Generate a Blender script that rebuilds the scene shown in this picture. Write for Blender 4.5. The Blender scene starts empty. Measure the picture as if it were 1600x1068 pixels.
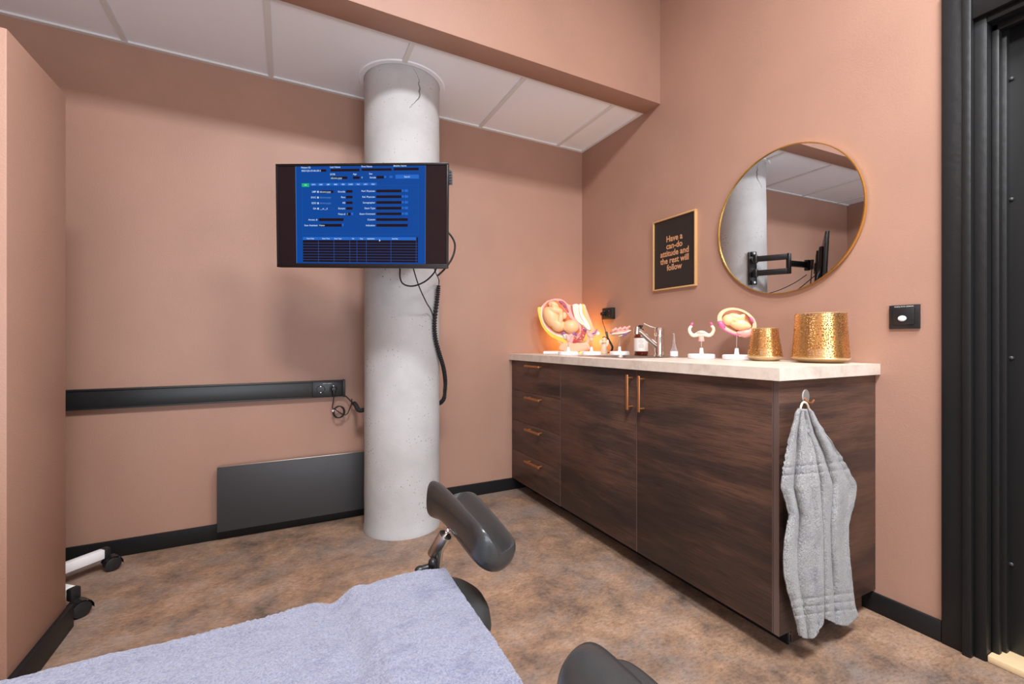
import bpy, bmesh, math, random
from mathutils import Vector, Matrix, Euler, noise
S = bpy.context.scene
C = S.collection
PI = math.pi
R = math.radians

# ------------------------------------------------------------ camera, world, lights, exposure
YAW = R(27.10)
cd = bpy.data.cameras.new('camera'); cam = bpy.data.objects.new('camera', cd); C.objects.link(cam)
cd.sensor_width = 36; cd.lens = 690.25/1600*36; cd.clip_start = .02
cam.location = (0, 0, 1.0); cam.rotation_euler = (PI/2, 0, -YAW)
S.camera = cam
S.view_settings.view_transform = 'Standard'; S.view_settings.look = 'None'
S.view_settings.gamma = 1; S.view_settings.exposure = 0.0
w = bpy.data.worlds.new('world'); S.world = w; w.use_nodes = True
w.node_tree.nodes['Background'].inputs[0].default_value = (.75, .87, 1, 1)
w.node_tree.nodes['Background'].inputs[1].default_value = 1.0

XR, YB, ZC = 1.954, 2.679, 2.397      # right wall, back wall, lower ceiling
XL, YF, ZU = -1.47, -1.55, 3.20       # left wall, front wall (behind the camera), upper ceiling
BY1, BY2 = 1.909, 2.039               # the beam
LAMPS = [(.05, -.15), (1.15, -.15)]

def area(name, loc, rot, sx, sy, power, col):
    l = bpy.data.lights.new(name, 'AREA'); l.shape = 'RECTANGLE'; l.size = sx; l.size_y = sy
    l.energy = power; l.color = col
    o = bpy.data.objects.new(name, l); C.objects.link(o); o.location = loc; o.rotation_euler = rot
    return o
for i, (x, y) in enumerate(LAMPS):
    area('panel_light', (x, y, ZU-.035), (0, 0, 0), .56, .56, (108, 66)[i], (.95, .97, 1))
area('added_fill_light', (.1, YF-.30, .95), (R(121), 0, 0), 2.4, 1.5, 74, (.84, .92, 1))  # invented low fill outside the added window, aimed up to brighten the ceiling

# ------------------------------------------------------------ helpers
def tag(o, label=None, cat=None, group=None, kind=None):
    if label: o['label'] = label
    if cat: o['category'] = cat
    if group: o['group'] = group
    if kind: o['kind'] = kind
    return o
def thing(name, label, cat, loc=(0, 0, 0), rz=0, group=None, rot=None):
    o = bpy.data.objects.new(name, None); C.objects.link(o); o.empty_display_size = .05
    o.location = loc; o.rotation_euler = rot if rot else (0, 0, rz)
    return tag(o, label, cat, group)
def obj(name, bm, mats, parent=None, smooth=True, ang=35):
    me = bpy.data.meshes.new(name)
    bmesh.ops.recalc_face_normals(bm, faces=bm.faces[:])
    bm.to_mesh(me); bm.free()
    if not isinstance(mats, (list, tuple)): mats = [mats]
    for m in mats: me.materials.append(m)
    if smooth:
        for p in me.polygons: p.use_smooth = True
        me.set_sharp_from_angle(angle=R(ang))
    o = bpy.data.objects.new(name, me); C.objects.link(o)
    if parent: o.parent = parent
    return o
def struct(name, bm, m, **k):
    return tag(obj(name, bm, m, **k), kind='structure')
def B(): return bmesh.new()
def box(bm, x0, x1, y0, y1, z0, z1, bev=0, mi=0, seg=2, M=None):
    T = Matrix.Translation(((x0+x1)/2, (y0+y1)/2, (z0+z1)/2)) @ Matrix.Diagonal((abs(x1-x0), abs(y1-y0), abs(z1-z0), 1))
    if M is not None: T = M @ T
    r = bmesh.ops.create_cube(bm, size=1, matrix=T)
    vs = r['verts']
    fs = list({f for v in vs for f in v.link_faces})
    for f in fs: f.material_index = mi
    if bev:
        es = list({e for v in vs for e in v.link_edges})
        rr = bmesh.ops.bevel(bm, geom=es, offset=bev, segments=seg, profile=.5, affect='EDGES')
        for f in rr['faces']: f.material_index = mi
def frame_from(d):
    d = Vector(d).normalized()
    return d.to_track_quat('Z', 'Y').to_matrix().to_4x4()
def cyl(bm, p, q, r, r2=None, seg=24, bev=0, mi=0):
    p = Vector(p); q = Vector(q); L = (q-p).length
    if r2 is None: r2 = r
    prof = [(r, 0), (r2, L)]
    if bev: prof = [(r-bev, 0), (r-bev*.3, bev*.3), (r, bev), (r2, L-bev), (r2-bev*.3, L-bev*.3), (r2-bev, L)]
    lathe(bm, prof, seg, M=Matrix.Translation(p) @ frame_from(q-p), mi=mi)
def lathe(bm, prof, seg=32, M=None, mi=0, cap=True, closed=False):
    rings = []
    for (r, z) in prof:
        ring = []
        for i in range(seg):
            a = 2*PI*i/seg
            v = Vector((r*math.cos(a), r*math.sin(a), z))
            ring.append(bm.verts.new(M @ v if M is not None else v))
        rings.append(ring)
    fs = []
    n = len(rings)
    for k in range(n if closed else n-1):
        a, b = rings[k], rings[(k+1) % n]
        for i in range(seg):
            fs.append(bm.faces.new((a[i], a[(i+1) % seg], b[(i+1) % seg], b[i])))
    if cap and not closed:
        fs.append(bm.faces.new(rings[0][::-1])); fs.append(bm.faces.new(rings[-1]))
    for f in fs: f.material_index = mi
def smooth_path(pts, n=8):
    pts = [Vector(p) for p in pts]
    P = [2*pts[0]-pts[1]] + pts + [2*pts[-1]-pts[-2]]
    out = []
    for i in range(1, len(P)-2):
        p0, p1, p2, p3 = P[i-1:i+3]
        for k in range(n):
            t = k/n
            out.append(.5*((2*p1)+(p2-p0)*t+(2*p0-5*p1+4*p2-p3)*t*t+(3*p1-p0-3*p2+p3)*t**3))
    out.append(pts[-1]); return out
def tube(bm, pts, r, seg=10, n=8, mi=0, sm=True, rf=None):
    P = smooth_path(pts, n) if sm else [Vector(p) for p in pts]
    N = len(P); up = None; rings = []
    for i in range(N):
        d = (P[min(i+1, N-1)]-P[max(i-1, 0)]).normalized()
        if up is None:
            up = Vector((0, 0, 1)) if abs(d.z) < .9 else Vector((1, 0, 0))
        up = (up - d*up.dot(d)).normalized(); s = d.cross(up)
        rr = rf(i/(N-1)) if rf else r
        rings.append([bm.verts.new(P[i]+rr*(up*math.cos(2*PI*k/seg)+s*math.sin(2*PI*k/seg))) for k in range(seg)])
    fs = []
    for a, b in zip(rings, rings[1:]):
        for k in range(seg): fs.append(bm.faces.new((a[k], a[(k+1) % seg], b[(k+1) % seg], b[k])))
    fs.append(bm.faces.new(rings[0][::-1])); fs.append(bm.faces.new(rings[-1]))
    for f in fs: f.material_index = mi
def ell(bm, c, r, rot=(0, 0, 0), sub=3, mi=0):
    if not hasattr(r, '__len__'): r = (r, r, r)
    M = Matrix.Translation(c) @ Euler([R(a) for a in rot]).to_matrix().to_4x4() @ Matrix.Diagonal((r[0], r[1], r[2], 1))
    rr = bmesh.ops.create_icosphere(bm, subdivisions=sub, radius=1, matrix=M)
    for f in {f for v in rr['verts'] for f in v.link_faces}: f.material_index = mi
def prism(bm, pts, y0, y1, mi=0, bev=0):
    # outline in local x,z, extruded from y0 to y1
    a = [bm.verts.new((p[0], y0, p[1])) for p in pts]; b = [bm.verts.new((p[0], y1, p[1])) for p in pts]
    n = len(pts); fs = [bm.faces.new(a), bm.faces.new(b[::-1])]
    for i in range(n): fs.append(bm.faces.new((a[i], b[i], b[(i+1) % n], a[(i+1) % n])))
    for f in fs: f.material_index = mi
    if bev:
        es = list(fs[0].edges)
        r = bmesh.ops.bevel(bm, geom=es, offset=bev, segments=2, profile=.5, affect='EDGES')
        for f in r['faces']: f.material_index = mi
def loop_smooth(pts, n=6):
    N = len(pts); out = []
    for i in range(N):
        p0, p1, p2, p3 = [Vector(pts[(i+k) % N]) for k in (-1, 0, 1, 2)]
        for k in range(n):
            t = k/n
            out.append(tuple(.5*((2*p1)+(p2-p0)*t+(2*p0-5*p1+4*p2-p3)*t*t+(3*p1-p0-3*p2+p3)*t**3)))
    return out
def remesh(o, vox, it=4):
    m = o.modifiers.new('remesh', 'REMESH'); m.mode = 'VOXEL'; m.voxel_size = vox; m.use_smooth_shade = True
    s = o.modifiers.new('smooth', 'SMOOTH'); s.iterations = it; s.factor = .6
def text_into(bm, body, size, M, align='LEFT', offset=0, mi=0, ext=0.0):
    c = bpy.data.curves.new('t', 'FONT'); c.body = body; c.size = size; c.align_x = align; c.align_y = 'CENTER'
    c.offset = offset; c.extrude = ext; c.resolution_u = 3
    o = bpy.data.objects.new('t', c); C.objects.link(o)
    dg = bpy.context.evaluated_depsgraph_get(); dg.update()
    me = bpy.data.meshes.new_from_object(o.evaluated_get(dg))
    me.transform(M)
    k = len(bm.faces); bm.from_mesh(me); bm.faces.ensure_lookup_table()
    for f in bm.faces[k:]: f.material_index = mi
    bpy.data.objects.remove(o); bpy.data.curves.remove(c); bpy.data.meshes.remove(me)

# ------------------------------------------------------------ materials
def mat(name, col, rough=.5, metal=0, bump=None, spec=.5, emit=None, estr=0, coat=0, sheen=0, trans=0, alpha=1, sss=0):
    m = bpy.data.materials.new(name); m.use_nodes = True
    b = m.node_tree.nodes['Principled BSDF']
    b.inputs['Base Color'].default_value = (*col, 1); b.inputs['Roughness'].default_value = rough
    b.inputs['Metallic'].default_value = metal; b.inputs['Specular IOR Level'].default_value = spec
    b.inputs['Coat Weight'].default_value = coat; b.inputs['Sheen Weight'].default_value = sheen
    b.inputs['Transmission Weight'].default_value = trans
    if emit: b.inputs['Emission Color'].default_value = (*emit, 1); b.inputs['Emission Strength'].default_value = estr
    nt = m.node_tree
    # faint procedural variation of the surface on every material
    tc = nt.nodes.new('ShaderNodeTexCoord'); nz = nt.nodes.new('ShaderNodeTexNoise'); bp = nt.nodes.new('ShaderNodeBump')
    sc, st = bump if bump else (60, .02)
    nz.inputs['Scale'].default_value = sc; nz.inputs['Detail'].default_value = 3
    bp.inputs['Strength'].default_value = st; bp.inputs['Distance'].default_value = .01
    nt.links.new(tc.outputs['Object'], nz.inputs['Vector']); nt.links.new(nz.outputs[0], bp.inputs['Height'])
    nt.links.new(bp.outputs[0], b.inputs['Normal'])
    return m
def L(nt, a, b): nt.links.new(a, b)
def node(nt, t, **k):
    n = nt.nodes.new(t)
    for a, v in k.items(): setattr(n, a, v)
    return n
def ramp(nt, stops, fac):
    n = nt.nodes.new('ShaderNodeValToRGB'); e = n.color_ramp.elements
    while len(e) < len(stops): e.new(.5)
    for i, (p, c) in enumerate(stops): e[i].position = p; e[i].color = (*c, 1)
    L(nt, fac, n.inputs[0]); return n
def noise_tex(nt, scale, detail=4, rough=.5, vec=None, mapping=None):
    tc = node(nt, 'ShaderNodeTexCoord'); n = node(nt, 'ShaderNodeTexNoise')
    n.inputs['Scale'].default_value = scale; n.inputs['Detail'].default_value = detail; n.inputs['Roughness'].default_value = rough
    src = tc.outputs['Object']
    if mapping:
        mp = node(nt, 'ShaderNodeMapping'); mp.inputs['Scale'].default_value = mapping[0]; mp.inputs['Rotation'].default_value = mapping[1] if len(mapping) > 1 else (0, 0, 0)
        L(nt, src, mp.inputs[0]); src = mp.outputs[0]
    L(nt, src, n.inputs['Vector']); return n
def sr(r, g, b):
    f = lambda c: (c/255/12.92) if c/255 <= .04045 else ((c/255+.055)/1.055)**2.4
    return (f(r), f(g), f(b))
def base(name): 
    m = bpy.data.materials.new(name); m.use_nodes = True
    return m, m.node_tree, m.node_tree.nodes['Principled BSDF']

WALLC = (.368, .210, .152)
def wall_mat():
    m, nt, b = base('wall_paint')
    n = noise_tex(nt, 3, 3)
    r = ramp(nt, [(.3, tuple(c*.95 for c in WALLC)), (.7, tuple(c*1.04 for c in WALLC))], n.outputs[0])
    L(nt, r.outputs[0], b.inputs['Base Color']); b.inputs['Roughness'].default_value = .48; b.inputs['Specular IOR Level'].default_value = .4
    n2 = noise_tex(nt, 190, 2); bp = node(nt, 'ShaderNodeBump'); bp.inputs['Strength'].default_value = .22; bp.inputs['Distance'].default_value = .003
    L(nt, n2.outputs[0], bp.inputs['Height']); L(nt, bp.outputs[0], b.inputs['Normal']); return m
def floor_mat():
    m, nt, b = base('mottled_vinyl')
    n1 = noise_tex(nt, 4.6, 12, .74); n1.inputs['Distortion'].default_value = .15
    n2 = noise_tex(nt, 2.6, 10, .72, mapping=((1, 1.3, 1), (0, 0, 1.1)))
    n3 = noise_tex(nt, 46, 9, .8, mapping=((1, 2.4, 1), (0, 0, .5)))
    c1 = ramp(nt, [(.34, sr(92, 77, 68)), (.44, sr(126, 103, 87)), (.53, sr(150, 120, 97)), (.62, sr(166, 137, 115)), (.72, sr(160, 116, 84))], n1.outputs[0])
    c2 = ramp(nt, [(.46, (0, 0, 0)), (.62, (1, 1, 1))], n2.outputs[0])
    mx = node(nt, 'ShaderNodeMixRGB'); mx.inputs[2].default_value = (*sr(140, 130, 124), 1)
    ml = node(nt, 'ShaderNodeMath', operation='MULTIPLY'); ml.inputs[1].default_value = .62
    L(nt, c2.outputs[0], ml.inputs[0]); L(nt, ml.outputs[0], mx.inputs[0]); L(nt, c1.outputs[0], mx.inputs[1])
    c3 = ramp(nt, [(.36, (.55, .52, .50)), (.5, (.95, .95, .95)), (.62, (1.12, 1.12, 1.12))], n3.outputs[0])
    m2 = node(nt, 'ShaderNodeMixRGB', blend_type='MULTIPLY'); m2.inputs[0].default_value = .9
    L(nt, mx.outputs[0], m2.inputs[1]); L(nt, c3.outputs[0], m2.inputs[2]); L(nt, m2.outputs[0], b.inputs['Base Color'])
    b.inputs['Roughness'].default_value = .5; b.inputs['Specular IOR Level'].default_value = .35
    bp = node(nt, 'ShaderNodeBump'); bp.inputs['Strength'].default_value = .12; bp.inputs['Distance'].default_value = .003
    L(nt, n3.outputs[0], bp.inputs['Height']); L(nt, bp.outputs[0], b.inputs['Normal']); return m
def wood_mat():
    m, nt, b = base('dark_walnut_laminate')
    n1 = noise_tex(nt, 1, 7, .62, mapping=((1.1, 1.1, 7.5),)); n1.inputs['Distortion'].default_value = .2
    n2 = noise_tex(nt, 1, 5, .75, mapping=((9, 9, 300),))
    c1 = ramp(nt, [(.30, sr(48, 38, 35)), (.44, sr(66, 49, 43)), (.55, sr(94, 67, 54)), (.65, sr(76, 56, 48)), (.76, sr(54, 43, 39))], n1.outputs[0])
    c2 = ramp(nt, [(.38, (.42, .40, .40)), (.54, (1, 1, 1))], n2.outputs[0])
    m2 = node(nt, 'ShaderNodeMixRGB', blend_type='MULTIPLY'); m2.inputs[0].default_value = .65
    L(nt, c1.outputs[0], m2.inputs[1]); L(nt, c2.outputs[0], m2.inputs[2]); L(nt, m2.outputs[0], b.inputs['Base Color'])
    b.inputs['Roughness'].default_value = .45; b.inputs['Specular IOR Level'].default_value = .4
    bp = node(nt, 'ShaderNodeBump'); bp.inputs['Strength'].default_value = .15; bp.inputs['Distance'].default_value = .002
    L(nt, n2.outputs[0], bp.inputs['Height']); L(nt, bp.outputs[0], b.inputs['Normal']); return m
def stone_mat():
    m, nt, b = base('beige_stone_laminate')
    n1 = noise_tex(nt, 14, 8, .7)
    c1 = ramp(nt, [(.3, sr(196, 180, 164)), (.5, sr(216, 203, 189)), (.7, sr(226, 215, 203))], n1.outputs[0])
    L(nt, c1.outputs[0], b.inputs['Base Color']); b.inputs['Roughness'].default_value = .4; return m
def concrete_mat():
    m, nt, b = base('pale_concrete')
    n1 = noise_tex(nt, 3.5, 7, .6)
    c1 = ramp(nt, [(.3, sr(168, 168, 167)), (.5, sr(180, 180, 180)), (.7, sr(188, 188, 188))], n1.outputs[0])
    tc = node(nt, 'ShaderNodeTexCoord'); v = node(nt, 'ShaderNodeTexVoronoi'); v.inputs['Scale'].default_value = 60
    L(nt, tc.outputs['Object'], v.inputs['Vector'])
    n3 = noise_tex(nt, 7, 2)
    # pore size varies from cell to cell
    th = node(nt, 'ShaderNodeMath', operation='MULTIPLY_ADD'); th.inputs[1].default_value = .7; th.inputs[2].default_value = -.28
    L(nt, n3.outputs[0], th.inputs[0])
    lt = node(nt, 'ShaderNodeMath', operation='LESS_THAN'); L(nt, v.outputs['Distance'], lt.inputs[0]); L(nt, th.outputs[0], lt.inputs[1])
    mx = node(nt, 'ShaderNodeMixRGB'); mx.inputs[2].default_value = (*sr(120, 117, 113), 1)
    L(nt, lt.outputs[0], mx.inputs[0]); L(nt, c1.outputs[0], mx.inputs[1]); L(nt, mx.outputs[0], b.inputs['Base Color'])
    b.inputs['Roughness'].default_value = .75; b.inputs['Specular IOR Level'].default_value = .3
    n2 = noise_tex(nt, 90, 4); bp = node(nt, 'ShaderNodeBump'); bp.inputs['Strength'].default_value = .2; bp.inputs['Distance'].default_value = .003
    L(nt, n2.outputs[0], bp.inputs['Height']); L(nt, bp.outputs[0], b.inputs['Normal']); return m
def terry_mat(name, a, bcol, sc=260):
    m, nt, b = base(name)
    n1 = noise_tex(nt, sc, 3, .7); n0 = noise_tex(nt, 22, 5, .75, mapping=((.7, 1.6, 1),))
    c1 = ramp(nt, [(.3, bcol), (.62, a)], n1.outputs[0])
    c0 = ramp(nt, [(.34, (.66, .66, .74)), (.46, (.94, .94, .96)), (.56, (1, 1, 1))], n0.outputs[0])
    m2 = node(nt, 'ShaderNodeMixRGB', blend_type='MULTIPLY'); m2.inputs[0].default_value = .8
    L(nt, c1.outputs[0], m2.inputs[1]); L(nt, c0.outputs[0], m2.inputs[2]); L(nt, m2.outputs[0], b.inputs['Base Color'])
    b.inputs['Roughness'].default_value = .95; b.inputs['Specular IOR Level'].default_value = .1; b.inputs['Sheen Weight'].default_value = .3
    bp = node(nt, 'ShaderNodeBump'); bp.inputs['Strength'].default_value = .9; bp.inputs['Distance'].default_value = .004
    L(nt, n1.outputs[0], bp.inputs['Height']); L(nt, bp.outputs[0], b.inputs['Normal']); return m
def brass_holes_mat():
    m, nt, b = base('perforated_brass')
    b.inputs['Base Color'].default_value = (*sr(226, 180, 112), 1); b.inputs['Metallic'].default_value = 1; b.inputs['Roughness'].default_value = .3
    uv = node(nt, 'ShaderNodeUVMap'); uv.uv_map = 'unwrapped'; v = node(nt, 'ShaderNodeTexVoronoi'); v.voronoi_dimensions = '2D'; v.inputs['Scale'].default_value = 132; v.inputs['Randomness'].default_value = .75
    L(nt, uv.outputs[0], v.inputs['Vector'])
    lt = node(nt, 'ShaderNodeMath', operation='GREATER_THAN'); lt.inputs[1].default_value = .34
    L(nt, v.outputs['Distance'], lt.inputs[0]); L(nt, lt.outputs[0], b.inputs['Alpha'])
    return m
M = {}
M['wall'] = wall_mat(); M['floor'] = floor_mat(); M['wood'] = wood_mat(); M['stone'] = stone_mat(); M['edge'] = None; M['concrete'] = concrete_mat()
M['tile'] = mat('ceiling_tile_white', sr(242, 245, 250), .85, bump=(120, .1))
M['tee'] = mat('ceiling_grid_grey', sr(222, 222, 222), .6)
M['white'] = mat('white_paint', sr(235, 235, 232), .5)
M['brown'] = mat('beam_paint', WALLC, .5, bump=(190, .1))
M['blackwood'] = mat('black_stained_wood', sr(24, 24, 25), .48, bump=(40, .12), spec=.3)
M['blackpl'] = mat('black_plastic', sr(28, 28, 30), .4)
M['blackmet'] = mat('black_metal', sr(27, 28, 29), .4)
M['darkgrey'] = mat('anthracite_metal', sr(54, 54, 56), .45)
M['edge'] = mat('laminate_edge', sr(98, 80, 75), .4); M['rubber'] = mat('black_rubber', sr(22, 22, 23), .7)
M['leather'] = mat('black_moulded_polyurethane', sr(46, 48, 49), .33, bump=(420, .10), coat=.3)
M['seat'] = mat('black_vinyl', sr(46, 48, 48), .5, bump=(420, .14))
M['steel'] = mat('brushed_steel', sr(200, 196, 190), .28, 1)
M['satin'] = mat('satin_steel', sr(190, 186, 182), .5, .8); M['chrome'] = mat('chrome', sr(228, 226, 222), .08, 1)
M['copper'] = mat('copper_brown_metal', sr(178, 118, 76), .38, .7)
M['brass'] = mat('brass', sr(216, 172, 104), .3, 1)
M['goldframe'] = mat('gold_frame', sr(240, 200, 112), .25, 1)
M['goldwood'] = mat('gold_painted_frame', sr(216, 172, 116), .4, .35)
M['lantern'] = brass_holes_mat(); M['brass_pale'] = mat('pale_brass', sr(226, 202, 160), .38, .9)
M['mirror'] = mat('mirror_glass', (.84, .86, .88), .0, 1, bump=(5, 0))
M['poster'] = mat('black_poster_paper', sr(34, 29, 27), .45)
M['postertext'] = mat('copper_print', sr(200, 146, 104), .5, .2)
M['gtowel'] = terry_mat('grey_terry', sr(172, 172, 172), sr(100, 100, 100), 330)
M['ltowel'] = terry_mat('lavender_terry', sr(138, 142, 160), sr(100, 105, 128), 300)
M['whitepl'] = mat('white_plastic', sr(240, 240, 242), .35)
M['pine'] = mat('pale_pine', sr(222, 196, 154), .5, bump=(30, .1))
M['panel'] = mat('lamp_diffuser', (1, 1, 1), .5, emit=(1, .95, .9), estr=6)
M['dark'] = mat('crack_dark', sr(110, 107, 104), .9)
# tv
M['tvbezel'] = mat('tv_bezel', sr(24, 19, 20), .35, spec=.3)
M['tvglass'] = mat('tv_dark_panel', sr(14, 8, 11), .25, emit=sr(34, 18, 26), estr=.5, spec=.25, bump=(5, 0))
def em(name, c, s=1.0): return mat(name, (0, 0, 0), .3, emit=c, estr=s, bump=(5, 0), spec=.12)
M['ui'] = em('ui_blue', sr(2, 72, 156), .95); M['uidark'] = em('ui_field', sr(32, 20, 34), .7); M['uibar'] = em('ui_button', sr(34, 104, 200))
M['uigreen'] = em('ui_green_tab', sr(16, 180, 120)); M['uitext'] = em('ui_text', sr(196, 220, 245), 1.0); M['uiline'] = em('ui_line', sr(40, 96, 180), .8)
M['uidim'] = em('ui_text_dim', sr(96, 150, 220), .8)
# anatomical models
M['skin'] = mat('model_flesh', sr(240, 186, 150), .4); M['fetus'] = mat('model_fetus', sr(244, 190, 140), .38)
M['pink'] = mat('model_pink', sr(236, 168, 158), .4); M['deeppink'] = mat('model_magenta', sr(206, 92, 140), .4)
M['red'] = mat('model_red', sr(190, 78, 66), .4); M['yellow'] = mat('model_yellow', sr(240, 196, 62), .4)
M['cream'] = mat('model_cream', sr(246, 226, 196), .4); M['orange'] = mat('model_orange', sr(206, 110, 54), .45)
M['purple'] = mat('model_purple', sr(150, 96, 160), .4); M['palegreen'] = mat('model_pale_green', sr(214, 226, 206), .4)
M['amber'] = mat('amber_glass', sr(110, 40, 22), .12, trans=.35); M['label'] = mat('paper_label', sr(236, 230, 222), .6)
M['labelink'] = mat('label_ink', sr(150, 140, 136), .6)
M['clear'] = mat('clear_plastic', (.95, .95, .95), .06, trans=.9)
M['clay'] = mat('ivory_ceramic', sr(232, 214, 190), .45)
M['ink'] = mat('dark_print', sr(60, 58, 58), .6)
M['whiteink'] = mat('white_print', sr(220, 220, 220), .6)
M['bulb'] = mat('warm_bulb', (1, .8, .5), .4, emit=(1, .55, .18), estr=8)
M['zipw'] = mat('clear_white_tie', sr(220, 214, 205), .3)

# ------------------------------------------------------------ room shell
T = .12
b = B(); box(b, XL-T, XR+.4, YF-T, YB+T, -.1, 0); struct('floor', b, M['floor'])
b = B(); box(b, XL-T, XR+T, YB, YB+T, 0, ZU); struct('wall_back', b, M['wall'])
b = B(); box(b, XL-T, XL, YF, YB, 0, ZU); struct('wall_left', b, M['wall'])
DY0, DY1, DZ = -.36, .575, 2.02        # door opening
b = B(); box(b, XR, XR+T, DY1, YB, 0, ZU); box(b, XR, XR+T, YF, DY0, 0, ZU); box(b, XR, XR+T, DY0, DY1, DZ, ZU)
struct('wall_right', b, M['wall'])
WX0, WX1, WZ0, WZ1 = -1.1, 1.3, .15, 2.3     # unseen window added behind the camera to let in the fill light
b = B(); box(b, XL, WX0, YF-T, YF, 0, ZU); box(b, WX1, XR, YF-T, YF, 0, ZU); box(b, WX0, WX1, YF-T, YF, 0, WZ0); box(b, WX0, WX1, YF-T, YF, WZ1, ZU)
struct('wall_front', b, M['wall'])
b = B()
box(b, WX0, WX1, YF-.09, YF-.03, WZ0, WZ0+.06, .005); box(b, WX0, WX1, YF-.09, YF-.03, WZ1-.06, WZ1, .005)
for x in (WX0, (WX0+WX1)/2-.03, WX1-.06): box(b, x, x+.06, YF-.09, YF-.03, WZ0+.06, WZ1-.06, .005)
struct('added_window_1', b, M['white'])
b = B(); box(b, XL-T, XR+T, YF-T, YB+T, ZU, ZU+.1); struct('ceiling_upper', b, M['white'])
# lower suspended ceiling: tiles with a grid, beam in front of it
b = B()
hole = None
box(b, XL, XR, BY2, YB, ZC+.012, ZC+.05)
ct = struct('ceiling', b, M['tile'])
b = B()
for x in (-1.27, -.67, -.07, .53, 1.13, 1.73):
    if abs(x-.53) < .01:
        box(b, x-.012, x+.012, BY2, 2.22, ZC+.004, ZC+.013)
    else: box(b, x-.012, x+.012, BY2, YB, ZC+.004, ZC+.013)
box(b, XL, XR, YB-.02, YB, ZC+.003, ZC+.013); box(b, XL, XR, BY2, BY2+.02, ZC+.003, ZC+.013)
box(b, XR-.02, XR, BY2+.02, YB-.02, ZC+.003, ZC+.013)
struct('trim_1', b, M['tee'])
b = B(); box(b, XL, XR, BY1, BY2, ZC-.003, ZU, .002); struct('trim_2', b, M['wall'])
# short partition wall on the left
b = B(); box(b, XL, -.68, 1.706, 2.071, 0, 1.858, .003); struct('wall_partition', b, M['wall'])
# baseboards
def baseboard(name, x0, x1, y0, y1, h=.078):
    b = B(); box(b, x0, x1, y0, y1, 0, h, .003); return struct(name, b, M['blackwood'])
baseboard('baseboard_back', XL, 1.476, YB-.014, YB)
baseboard('baseboard_right', XR-.014, XR, .658, .885, .07)
baseboard('baseboard_partition', -.68, -.664, 1.69, 2.087, .08)
baseboard('baseboard_partition_front', XL, -.68, 1.69, 1.706, .08)
baseboard('baseboard_left', XL, XL+.014, YF, 1.69)

# ------------------------------------------------------------ door
d = thing('door_1', None, None, (XR, 0, 0)); d['kind'] = 'structure'
b = B()
# side casing, stepped, then the head casing
box(b, -.016, 0, DY1+.028, .657, 0, 2.16, .003); box(b, -.030, 0, DY1+.006, DY1+.0285, 0, 2.16, .004); box(b, -.006, 0, DY1-.020, DY1+.006, 0, DZ, .001)
box(b, -.018, 0, DY0-.08, DY0-.01, 0, 2.16, .003)
box(b, -.022, 0, DY0-.01, DY1+.006, DZ+.0, DZ+.10, .003)
obj('door_casing', b, M['blackwood'], d)
b = B()
box(b, -.004, T, DY1-.022, DY1, 0, DZ, .002); box(b, .03, .055, DY1-.040, DY1-.022, 0, DZ-.02, .004); box(b, .06, T, DY1-.048, DY1-.022, 0, DZ-.02, .002)
box(b, -.004, T, DY0, DY0+.022, 0, DZ, .002); box(b, -.004, T, DY0+.022, DY1-.022, DZ-.022, DZ, .002); box(b, .03, .055, DY0+.022, DY1-.022, DZ-.045, DZ-.022, .004)
obj('door_jamb', b, M['blackwood'], d)
b = B(); box(b, .085, .13, DY0+.022, DY1-.03, .025, DZ-.025, .003); obj('door_leaf', b, M['blackmet'], d)
b = B()
b.free()
for z in (.3, .95, 1.45, 1.83): b = B(); ell(b, (.082, DY1-.052, z), (.004, .006, .006), sub=2); obj('screw', b, M['darkgrey'], d)
b = B(); box(b, -.002, .16, DY0+.0, DY1-.022, 0, .022, .004); tag(obj('door_sill', b, M['pine'], d), 'pale wooden sill')

# ------------------------------------------------------------ concrete column
CX, CY, CR = .570, 2.434, .200
col = thing('concrete_column', 'round pale grey concrete column standing between the television and the back wall', 'column', (CX, CY, 0))
b = B(); prof = [(CR+.004, 0), (CR+.004, .02), (CR, .035)]
prof += [(CR+.0008*math.sin(i*1.7), .1+i*.1) for i in range(22)] + [(CR, ZC+.011)]
lathe(b, prof, 96); obj('shaft', b, M['concrete'], col, ang=60)
b = B(); lathe(b, [(CR+.002, ZC+.006), (CR+.026, ZC+.006), (CR+.030, ZC+.011), (CR+.002, ZC+.011)], 96, closed=True)
tag(obj('collar', b, M['tile'], col), 'white ceiling collar')
# crack running down from the top on the viewer's side
b = B()
def colpt(a, z, r=CR): return Vector((r*math.cos(R(a)), r*math.sin(R(a)), z))
cr_ = [(-88, 2.392), (-84, 2.378), (-81, 2.360), (-78.5, 2.342), (-79.5, 2.325), (-77.5, 2.305), (-78.5, 2.285), (-77.5, 2.270), (-79.5, 2.250), (-83, 2.235), (-85.5, 2.222), (-90, 2.205), (-93, 2.188)]
tube(b, [colpt(a_, z, CR-.0006) for a_, z in cr_], .0022, 6, 5, rf=lambda t: .0007+.0030*max(0, math.sin(t*PI))**4+.0006*abs(math.sin(t*47)))
obj('crack', b, M['dark'], col)

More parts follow.
